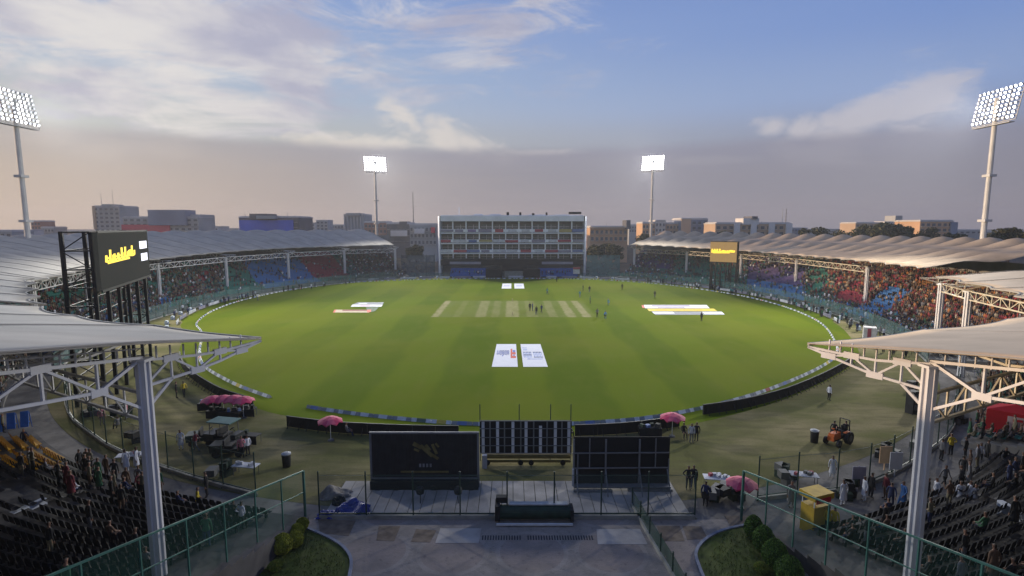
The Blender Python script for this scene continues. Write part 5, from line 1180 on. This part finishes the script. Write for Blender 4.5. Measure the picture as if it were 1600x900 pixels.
    def bit(c, s, mi):
        r = bmesh.ops.create_cube(b2, size=1, matrix=Matrix.Translation(c) @ Matrix.Diagonal((*s, 1)))
        for v in r['verts']:
            for f in v.link_faces: f.material_index = mi
    bit(hc+Vector((0, -.095, -.005)), (.022, .03, .045), 0)
    for sx in (-1, 1): bit(hc+Vector((sx*.032, -.083, .018)), (.022, .012, .010), 4); bit(hc+Vector((sx*.078, .0, -.005)), (.015, .03, .05), 0)
    bit(hc+Vector((0, -.082, -.045)), (.04, .012, .010), 3)
    if cap: bit(hc+Vector((0, -.10, .05)), (.13, .10, .012), 1)
    b2.to_mesh(me); b2.free(); return me
PM = {}
for k, a in dict(stand=('stand', False), akimbo=('akimbo', False), phone=('phone', False), walk=('walk', False), point=('point', False), ready=('ready', False), sit=('sit', False), kstand=('stand', True), kwalk=('walk', True), ksit=('sit', True)).items(): PM[k] = person_mesh(*a)
NP = 0
def person(pose, loc, rz, top, bot, label, group=None, dark=None, hair=True, scale=None):
    global NP; NP += 1
    o = bpy.data.objects.new('person', PM[pose]); COL.objects.link(o); o.location = loc; o.rotation_euler = (0, 0, rz); s = scale or rnd.uniform(.94, 1.05); o.scale = (s, s, s)
    for i, m in enumerate((SKIND if (dark if dark is not None else rnd.random() < .5) else SKIN, CLO[top], CLO[bot], SHOE, HAIR)):
        o.material_slots[i].link = 'OBJECT'; o.material_slots[i].material = m
    return tag(o, label, 'person', group)
POSEW = dict(stand='standing', akimbo='standing hands on hips', phone='standing holding a phone', walk='walking', point='pointing', ready='crouching ready', sit='sitting', kstand='in long tunic standing', kwalk='in long tunic walking', ksit='in tunic sitting')
def face(loc, tgt): return math.atan2(tgt[1]-loc[1], tgt[0]-loc[0])+math.pi/2
# players and umpires, feet spots read from the photograph
PL = [(828, 486, 'stand', 'black', 'black', 'umpire in black left of the middle of the pitch square'), (832, 486, 'akimbo', 'navy', 'navy', 'player in dark blue beside the umpire on the pitch square'), (838, 492, 'stand', 'black', 'navy', 'player in black just below the pair on the pitch square'), (846, 489, 'walk', 'navy', 'black', 'player in dark clothes right of the group on the pitch square'),
      (933, 496, 'akimbo', 'grey', 'black', 'player in grey left one of the pair at the right pitch strip'), (945, 498, 'ready', 'blue', 'navy', 'player in blue right one of the pair at the right pitch strip'), (911, 455, 'stand', 'black', 'black', 'dark figure on the far grass beyond the pitch square'), (921, 457, 'walk', 'black', 'grey', 'dark figure right of another on the far grass'), (906, 465, 'akimbo', 'teal', 'grey', 'figure in pale teal behind the pitch square'),
      (922, 475, 'stand', 'green', 'black', 'figure in green at the upper right corner of the pitch square'), (951, 477, 'ready', 'teal', 'blue', 'player in bright teal right of the pitch square'), (855, 460, 'walk', 'teal', 'navy', 'player in light teal beyond the middle of the pitch square'), (972, 453, 'stand', 'black', 'black', 'far dark figure right of the pavilion line'), (1096, 502, 'stand', 'black', 'black', 'lone dark figure in front of the right advertising strips'),
      (870, 441, 'stand', 'black', 'black', 'tiny dark figure by the far rope in front of the pavilion'), (1023, 465, 'stand', 'black', 'grey', 'far figure behind the right advertising strips'), (403, 470, 'walk', 'white', 'grey', 'white topped figure near the left rope')]
for x, y, ps, tp, bt, lab in PL: p = g_at(x, y); person(ps, (p.x, p.y, .012), rnd.uniform(0, 6.28), tp, bt, 'person: '+lab if False else lab, 'players and officials on the field', scale=1.05)
# people on the near grass and walkways
NG = [(276, 622, 'stand', 'black', 'black', 'left one of the pair in black on the grass behind the left hoarding'), (288, 620, 'walk', 'yellow', 'black', 'one in a yellow vest beside another in black at the left hoarding'), (283, 702, 'kstand', 'white', 'white', 'one in white by the fence left of the parked carts'), (307, 705, 'walk', 'maroon', 'grey', 'one in dark red beside the one in white near the parked carts'),
      (378, 715, 'phone', 'pink', 'black', 'one in pink right of the parked carts'), (388, 712, 'stand', 'white', 'black', 'one in white right of the one in pink'), (1295, 626, 'stand', 'white', 'black', 'lone walker in a white shirt below the right hoarding'), (1300, 747, 'kstand', 'white', 'white', 'one in white tunic standing alone on the dry grass above the right railing'),
      (1075, 765, 'akimbo', 'black', 'black', 'one in black left of the pair by the right black screen'), (1083, 763, 'stand', 'black', 'navy', 'one in black right of the pair by the right black screen'), (1080, 692, 'stand', 'white', 'grey', 'one in a white shirt next to the parasol at the right hoarding'), (1088, 690, 'stand', 'black', 'black', 'one in black right of the white shirt at the right hoarding'), (1068, 683, 'sit', 'black', 'black', 'one in black sitting under the parasol at the right hoarding'),
      (890, 685, 'sit', 'grey', 'black', 'one crouched below the hoarding right of the sight screen'), (542, 682, 'sit', 'grey', 'navy', 'one sitting against the hoarding right of the left pink parasol'), (180, 755, 'stand', 'black', 'black', 'one in black by the left fence left of the white tunics'), (198, 738, 'kstand', 'white', 'white', 'left one of the pair in white by the left fence'), (214, 735, 'kstand', 'white', 'white', 'right one of the pair in white by the left fence'),
      (244, 768, 'walk', 'yellow', 'black', 'one in a yellow shirt just left of the big white column'), (196, 782, 'kwalk', 'teal', 'teal', 'one in a pale green tunic on the left walkway'), (219, 776, 'walk', 'maroon', 'black', 'one in dark red on the left walkway beside the yellow shirt'), (229, 782, 'stand', 'white', 'brown', 'one in a white shirt beside the dark red one on the left walkway'), (324, 777, 'stand', 'black', 'black', 'one in black against the left fence right of the white column'),
      (139, 738, 'stand', 'blue', 'black', 'one in a bright blue shirt on the left walkway'), (125, 735, 'stand', 'black', 'black', 'one in black left of the bright blue shirt'), (310, 800, 'walk', 'yellow', 'black', 'one in yellow behind the front row right of the white column'), (160, 665, 'stand', 'pink', 'grey', 'one in pink behind the left fence'), (185, 672, 'sit', 'grey', 'black', 'one sitting behind the left fence beside the red parasol'), (198, 655, 'stand', 'pink', 'grey', 'one in red and grey behind the left fence'),
      (1317, 790, 'kstand', 'white', 'white', 'one in a lilac white tunic on the right walkway left of the fence gap'), (1350, 782, 'kstand', 'white', 'white', 'slim one in a white tunic on the right walkway'), (1360, 778, 'stand', 'black', 'black', 'one in black right of the slim white tunic'), (1383, 780, 'stand', 'maroon', 'brown', 'one in rust red on the right walkway'), (1391, 794, 'walk', 'navy', 'navy', 'one in navy left of the tall right column'), (1410, 792, 'kwalk', 'blue', 'blue', 'one in a sky blue tunic touching the tall right column'),
      (1448, 784, 'stand', 'black', 'khaki', 'one in black just right of the tall right column'), (1462, 785, 'kstand', 'white', 'white', 'one in a pale tunic right of the tall right column'), (1475, 762, 'walk', 'grey', 'black', 'one in grey crossing the right walkway'), (1500, 765, 'kstand', 'black', 'black', 'one in a black tunic on the right walkway'), (1503, 748, 'stand', 'black', 'black', 'one in black behind the black tunic on the right walkway'), (1499, 790, 'kstand', 'white', 'white', 'leftmost of the group in white before the right seats'),
      (1512, 792, 'kwalk', 'white', 'white', 'middle of the group in white before the right seats'), (1521, 796, 'kstand', 'white', 'white', 'rightmost of the group in white before the right seats'), (1530, 725, 'stand', 'white', 'black', 'one in a white shirt in front of the red stall'), (1541, 722, 'stand', 'black', 'black', 'one in black in front of the red stall'), (1508, 715, 'stand', 'black', 'black', 'one in black left of the red stall'), (1569, 732, 'walk', 'black', 'grey', 'one in black walking below the red stall'), (1485, 712, 'akimbo', 'yellow', 'black', 'one in yellow by the right fence'),
      (1470, 720, 'stand', 'grey', 'black', 'one in grey by the right fence beside the yellow shirt'), (1283, 832, 'stand', 'yellow', 'black', 'left one in a yellow vest by the yellow kiosk'), (1293, 834, 'stand', 'yellow', 'black', 'middle one in a yellow vest by the yellow kiosk'), (1302, 834, 'phone', 'yellow', 'brown', 'right one in a yellow vest by the yellow kiosk'), (1235, 792, 'kstand', 'grey', 'grey', 'one in grey behind the right railing near the kiosk'), (1430, 618, 'stand', 'black', 'black', 'one in black near the speaker stack beside the right column'),
      (1102, 790, 'stand', 'navy', 'black', 'one in navy beside the dark cases at the fence'), (1320, 690, 'stand', 'black', 'black', 'one in black standing behind the orange tractor'), (1302, 688, 'stand', 'black', 'black', 'one in black standing left of the orange tractor'), (40, 700, 'stand', 'navy', 'black', 'one in navy among the yellow seats') ]
for x, y, ps, tp, bt, lab in NG:
    p = g_at(x, y); person(ps, (p.x, p.y, .0 if ps not in ('sit', 'ksit') else -.0), rnd.uniform(0, 6.28), tp, bt, lab, 'people around the near boundary and walkways')
# ================================================================== seats and crowd
SEATC = {n: mat('seat_'+n, c, .7, .12, 1.5, spec=.15) for n, c in dict(black=(.017, .016, .022), yellow=(.42, .22, .012), blue=(.035, .115, .29), red=(.19, .022, .04), green=(.022, .125, .105), purple=(.065, .05, .15), orange=(.16, .07, .02)).items()}
def seat_geo(b, M, mi=0, simple=False):
    # moulded shell: pan, curved back, pedestal; local -y is forward
    def T(vs): return [M @ Vector((v[0]*1.12, v[1], v[2]*1.06)) for v in vs]
    b.add(T([(-.21, -.22, .40), (.21, -.22, .40), (.22, .0, .36), (-.22, .0, .36), (.21, .18, .40), (-.21, .18, .40), (.20, .24, .62), (-.20, .24, .62), (.15, .27, .82), (-.15, .27, .82)]), [(0, 1, 2, 3), (3, 2, 4, 5), (5, 4, 6, 7), (7, 6, 8, 9)], mi)
    if not simple: b.add(T([(-.21, -.22, .40), (.21, -.22, .40), (.21, -.22, .34), (-.21, -.22, .34), (-.05, -.05, .36), (.05, -.05, .36), (.05, -.05, 0), (-.05, -.05, 0), (-.05, .08, .36), (.05, .08, .36), (.05, .08, 0), (-.05, .08, 0)]), [(3, 2, 1, 0), (7, 6, 5, 4), (8, 9, 10, 11), (5, 6, 10, 9), (4, 8, 11, 7)], mi)
SLOTS = []     # every seat place: pos, rz, colour, block, row, aislegap
def seat_rows(key, a0, a1, s0, d0, d1, prof, colf, occf, step=.85, pitch=.52, aisle=12.5, skip=None):
    n = int((d1-d0)/step)
    for r in range(n):
        d = d0+r*step; s = s0+(d+.35)/74.0; z = prof(d)
        pts = [E(s, a0+(a1-a0)*i/160.0) for i in range(161)]; row = resample(pts, pitch)
        L = 0
        for i, p in enumerate(row[1:-1], 1):
            L = i*pitch
            if (L+r*0) % aisle < 1.2: continue
            if skip and skip(p, d): continue
            o = outward(p); rz = math.atan2(-o.y, -o.x)+math.pi/2
            oc = occf(p, d, i)
            if key.startswith('long') and oc and mnoise.noise(Vector((p.x*.22, p.y*.22, d*.35))) < -.27 and R2.random() < .8: oc = False
            SLOTS.append(dict(i=i, p=Vector((p.x, p.y, z)), rz=rz, c=colf(p, d, i), o=oc, k=key, r=r, d=d))
def pxx(p): return proj(p)[0]
R2 = random.Random(99)
def colAL(p, d, i):
    x = pxx(p)
    if x > 560: return 'black'
    e = x+(d-13)*1.6
    if 482 < e < 535: return 'red' if d > 4 else 'green'
    if 395 < e <= 482: return 'blue'
    if 345 < x <= 395: return 'green'
    if 270 < x <= 345: return 'red' if 9 < d-(x-300)*.15 < 14 else 'green'
    if x <= 270: return 'blue' if d < 9 else 'green'
    return 'green'
def occAL(p, d, i):
    x = pxx(p); e = x+(d-13)*1.6; return R2.random() < (.9 if x > 552 else .06 if 482 < e < 535 and d > 5 else .10 if 398 < e <= 482 and d < 20 else .5 if x > 470 else .15 if x > 352 and d < 17 else .45 if x > 352 else .22 if 250 < x < 300 and d < 7 else .80)
def colAR(p, d, i):
    x = pxx(p)
    if x < 1050: return 'purple' if d > 12 else 'green'
    if x < 1165: return 'green'
    if x < 1255: return 'blue' if d < 10 else 'purple'
    if x < 1300: return 'green'
    e = x-(d-9)*4
    if 1355 < e < 1392 and d < 16: return 'blue'
    if x < 1400: return 'red'
    return 'orange'
def occAR(p, d, i):
    x = pxx(p); e = x-(d-9)*4; return R2.random() < (.55 if x < 1060 else .30 if x < 1085 else .18 if x < 1150 and d < 15 else .6 if x < 1165 else .10 if x < 1252 and d < 17 else .5 if x < 1290 else .20 if 1308 < x < 1352 and 6 < d < 12 else .18 if 1355 < e < 1392 and d < 16 else .86)
seat_rows('long left stand', -148, -240, 1.045, .4, 26.5, profA, colAL, occAL)
seat_rows('long right stand', -33.2, 56, 1.03, .4, 26.5, profA, colAR, occAR)
# seating carries on at ground level to the tips
seat_rows('middle right stand', -36, -56.5, 1.075, .4, 21, profC, lambda p, d, i: 'green' if d < 8 else 'orange', lambda p, d, i: R2.random() < .82)
seat_rows('middle left stand', -124, -147.5, 1.075, .4, 21, profC, lambda p, d, i: 'green' if d < 8 else 'red', lambda p, d, i: R2.random() < .7)
def colCL(p, d, i):
    x, y = proj(p); return 'yellow' if (x < 100 and y < 758) else 'black'
seat_rows('left lower block', -99.2, -123, 1.055, .5, 20, profC, colCL, lambda p, d, i: R2.random() < (.02 if colCL(p, d, i) == 'yellow' else .16 if 70 < proj(p)[0] < 240 and 715 < proj(p)[1] < 830 else .045), skip=lambda p, d: 10 < proj(p)[0] < 78 and 790 < proj(p)[1] < 842)
seat_rows('right lower block', -75.9, -57.5, 1.10, .5, 20, profC, lambda p, d, i: 'black', lambda p, d, i: R2.random() < .10)
seatp = {}
nth = lambda n: str(n)+('th' if 10 < n % 100 < 14 else {1: 'st', 2: 'nd', 3: 'rd'}.get(n % 10, 'th'))
vis = []
for s in SLOTS:
    s['dist'] = (s['p']-Vector((0, 0, CAM_H))).length
    s['vis'] = visible(s['p']+Vector((0, 0, .7)))
nearb = sorted([s for s in SLOTS if s['vis'] and s['k'] in ('left lower block', 'right lower block')], key=lambda s: s['dist'])
ylw = [s for s in nearb if s['c'] == 'yellow'][:70]; blk = [s for s in nearb if s['c'] == 'black'][:300-len(ylw)]
indiv = set(id(s) for s in ylw+blk)
for c in ('black', 'yellow'):
    b = MB(); seat_geo(b, Matrix.Identity(4)); b.f = b.f; me = b.build('stadium_chair', SEATC[c]); COL.objects.unlink(me); seatp[c] = me
ORD = ['first', 'second', 'third', 'fourth', 'fifth', 'sixth', 'seventh', 'eighth', 'ninth', 'tenth', 'eleventh', 'twelfth', 'thirteenth', 'fourteenth', 'fifteenth', 'sixteenth', 'seventeenth', 'eighteenth', 'nineteenth', 'twentieth', 'last', 'last', 'last', 'last']
sb = MB(); cn = list(SEATC)
for s in SLOTS:
    if id(s) in indiv:
        o = seatp[s['c']].copy(); COL.objects.link(o); o.location = s['p']; o.rotation_euler = (0, 0, s['rz']); lab = f"{s['c']} plastic seat, {ORD[s['r']]} row up, {nth(s['i'])} from the plaza end, {s['k']}"
        tag(o, lab, 'seat', f"{s['c']} seats of the {s['k']}"); s['ind'] = True
    elif proj(s['p'])[0] > -60 and proj(s['p'])[0] < 1660 and proj(s['p'])[1] < 1000 or s['k'].startswith('long'):
        seat_geo(sb, Matrix.Translation(s['p']) @ Matrix.Rotation(s['rz'], 4, 'Z'), cn.index(s['c']), True)
tag(sb.build('stadium_seats', [SEATC[c] for c in cn]), 'rows of coloured plastic seats filling the terraces', 'seats', kind='stuff')
# crowd
def rose(x, k): pass
WH = {'long left stand': ['black', 'navy', 'grey', 'brown', 'maroon', 'white', 'black', 'khaki', 'beige', 'teal', 'green'], 'x': 0}
def shirt(s):
    x = pxx(s['p']); k = s['k']; r = R2.random()
    if k.startswith('long right') and x > 1290 and s['d'] > 7: return R2.choice(['maroon', 'red', 'orange', 'brown', 'black', 'black', 'beige', 'black', 'grey', 'maroon', 'khaki', 'brown'])
    if k.startswith('middle right'): return R2.choice(['khaki', 'brown', 'black', 'beige', 'maroon', 'green', 'black', 'grey', 'khaki', 'brown'])
    if k.startswith('long right') and s['d'] < 7: return R2.choice(['black', 'green', 'grey', 'navy', 'white', 'teal', 'black', 'khaki', 'blue'])
    return R2.choice(['black', 'navy', 'grey', 'brown', 'maroon', 'grey', 'black', 'khaki', 'black', 'green', 'black', 'brown', 'khaki', 'white', 'black', 'teal'])
occ = [s for s in SLOTS if s['o']]
occv = sorted([s for s in occ if s['vis'] and not (s['k'].startswith('middle left') and False)], key=lambda s: s['dist'])
room = 300-NP; ind2 = set(id(s) for s in occv[:room])
WS = {'stand': 'standing', 'akimbo': 'with hands on hips', 'phone': 'holding a phone', 'kstand': 'in long tunic', 'sit': 'sitting', 'ksit': 'sitting in tunic'}
where = {'left lower block': 'among the black seats at lower left', 'right lower block': 'among the black seats at lower right', 'middle right stand': 'in the crowd under the middle right roof', 'middle left stand': 'in the dim stand behind the left scoreboard', 'long left stand': 'in the long left stand', 'long right stand': 'in the long right stand near the right roof tip'}
cb = MB(); cl = list(CLO); cmats = [CLO[c] for c in cl]+[SKIN, SKIND, HAIR]; S0 = len(cl)
def crowd_fig(b, p, rz, ci, hi, bi, st):
    c, s_ = math.cos(rz), math.sin(rz)
    def T(x, y, z): return (p.x+x*c-y*s_, p.y+x*s_+y*c, p.z+z)
    def rng(z, rx, ry, y0, n=6): return [T(math.cos(6.2832*i/n)*rx, y0+math.sin(6.2832*i/n)*ry, z) for i in range(n)]
    h = .40 if st else 0; k = 6
    R_ = [rng(.42+h, .17, .13, 0), rng(.75+h, .19, .13, .0), rng(.98+h, .21, .10, 0), rng(1.06+h, .07, .06, 0)]
    vs = sum(R_, []); fs = [(r*k+i, r*k+(i+1) % k, (r+1)*k+(i+1) % k, (r+1)*k+i) for r in range(3) for i in range(k)]
    b.add(vs, fs, ci)
    R_ = [rng(1.05+h, .05, .05, 0), rng(1.13+h, .085, .095, -.01), rng(1.23+h, .085, .095, -.01)]; vs = sum(R_, [])
    b.add(vs, [(r*k+i, r*k+(i+1) % k, (r+1)*k+(i+1) % k, (r+1)*k+i) for r in range(2) for i in range(k)], hi)
    b.add(rng(1.20+h, .09, .10, .0)+rng(1.27+h, .06, .07, .0), [(i, (i+1) % k, k+(i+1) % k, k+i) for i in range(k)]+[tuple(range(k, 2*k))], S0+2)
    # arms and lap
    for sx in (-1, 1):
        b.add([T(sx*.20, 0, .98+h), T(sx*.26, 0, .96+h), T(sx*.27, -.05, .70+h), T(sx*.20, -.05, .70+h), T(sx*.12, -.30, .66+h), T(sx*.16, -.30, .70+h)], [(0, 1, 2, 3), (3, 2, 5, 4)], ci)
        if st: b.add([T(sx*.02, -.08, .85), T(sx*.17, -.08, .85), T(sx*.14, 0, .02), T(sx*.04, 0, .02), T(sx*.02, .10, .85), T(sx*.17, .10, .85)], [(0, 1, 2, 3), (5, 4, 3, 2)], bi)
        else: b.add([T(sx*.02, .0, .54), T(sx*.19, .0, .54), T(sx*.18, -.44, .52), T(sx*.05, -.44, .52), T(sx*.16, -.44, .06), T(sx*.06, -.44, .06)], [(0, 1, 2, 3), (3, 2, 4, 5)], bi)
for s in occ:
    c = shirt(s); bt = R2.choice(['black', 'navy', 'brown', 'grey', 'khaki']); q = s['p']; rz = s['rz']+R2.uniform(-.35, .35)
    if id(s) in ind2:
        st = R2.random() < (.7 if s['k'] == 'left lower block' else .35); ps = R2.choice(['stand', 'akimbo', 'phone', 'kstand']) if st else R2.choice(['sit', 'sit', 'ksit'])
        f = Vector((math.sin(s['rz']), -math.cos(s['rz']), 0))
        lab = f"person {WS[ps]}, {c} top, {nth(s['r']+1)} row, {nth(s['i'])} place, {s['k']}"
        person(ps, q+(f*.42 if st else Vector((0, 0, -.03))), rz, c, bt, lab, f"people {where[s['k']]}")
    else:
        hid = s['k'] in ('left lower block', 'right lower block') and not s['vis']
        if not hid: crowd_fig(cb, q, rz, cl.index(c), S0+R2.randrange(2), cl.index(bt), R2.random() < .25)
# people standing along the fence in front of the two long stands
for a0, a1, dens in ((-150, -225, .35), (-32, 50, .6)):
    for k in range(int(abs(a1-a0)*2.2)):
        if R2.random() > dens: continue
        p = E(1.0+R2.uniform(-.035, .025), a0+(a1-a0)*R2.random()); crowd_fig(cb, Vector((p.x, p.y, 0)), R2.uniform(0, 6.28), cl.index(R2.choice(['black', 'white', 'grey', 'navy', 'green', 'teal', 'black'])), S0, cl.index('black'), True)
for z in (15.63, 11.93, 8.43):
    for k in range(26):
        if R2.random() < .7: crowd_fig(cb, Vector((-25+k*1.95+R2.uniform(-.6, .6), 189.6+R2.uniform(.3, 2.5), z)), R2.uniform(-.6, .6), cl.index(R2.choice(['black', 'white', 'navy', 'blue', 'red', 'beige', 'green'])), S0, cl.index('black'), True)
for k in range(70): crowd_fig(cb, Vector((R2.choice([-15.4, 16.2])+R2.uniform(-6, 6), 189.6-4.4+.85*R2.randrange(5), .9)), 0, cl.index(R2.choice(['blue', 'navy', 'white', 'black', 'teal'])), S0, cl.index('black'), True)
tag(cb.build('crowd', cmats), 'spectators packed on the terraces of both long stands', 'crowd', kind='stuff')
# clusters of standing people near the lower blocks are individuals already placed above
# ================================================================== unseen building behind the camera, added to shade the plaza
t = thing('unseen_shade_building', 'unseen grey building behind the camera, added to shade the plaza', 'building', (0, -3, 0))
b = MB(); b.box((0, -9.4, 8), (44, 18, 16)); b.build('wall', MWA, t)
b = MB(); b.box((0, -9.2, 16.1), (44.6, 18.6, .2)); b.build('roof', MWH, t)

# ================================================================== air
hz = bpy.data.materials.new('haze_air'); hz.use_nodes = True; h_ = hz.node_tree; h_.nodes.clear(); ho = h_.nodes.new('ShaderNodeOutputMaterial'); pv_ = h_.nodes.new('ShaderNodeVolumePrincipled'); h_.links.new(pv_.outputs[0], ho.inputs['Volume'])
pv_.inputs['Color'].default_value = (.80, .82, .88, 1); pv_.inputs['Density'].default_value = HAZE; pv_.inputs['Anisotropy'].default_value = .25
b = MB(); b.box((0, 1340, 50), (5200, 3500, 104)); tag(b.build('haze', hz), kind='stuff')
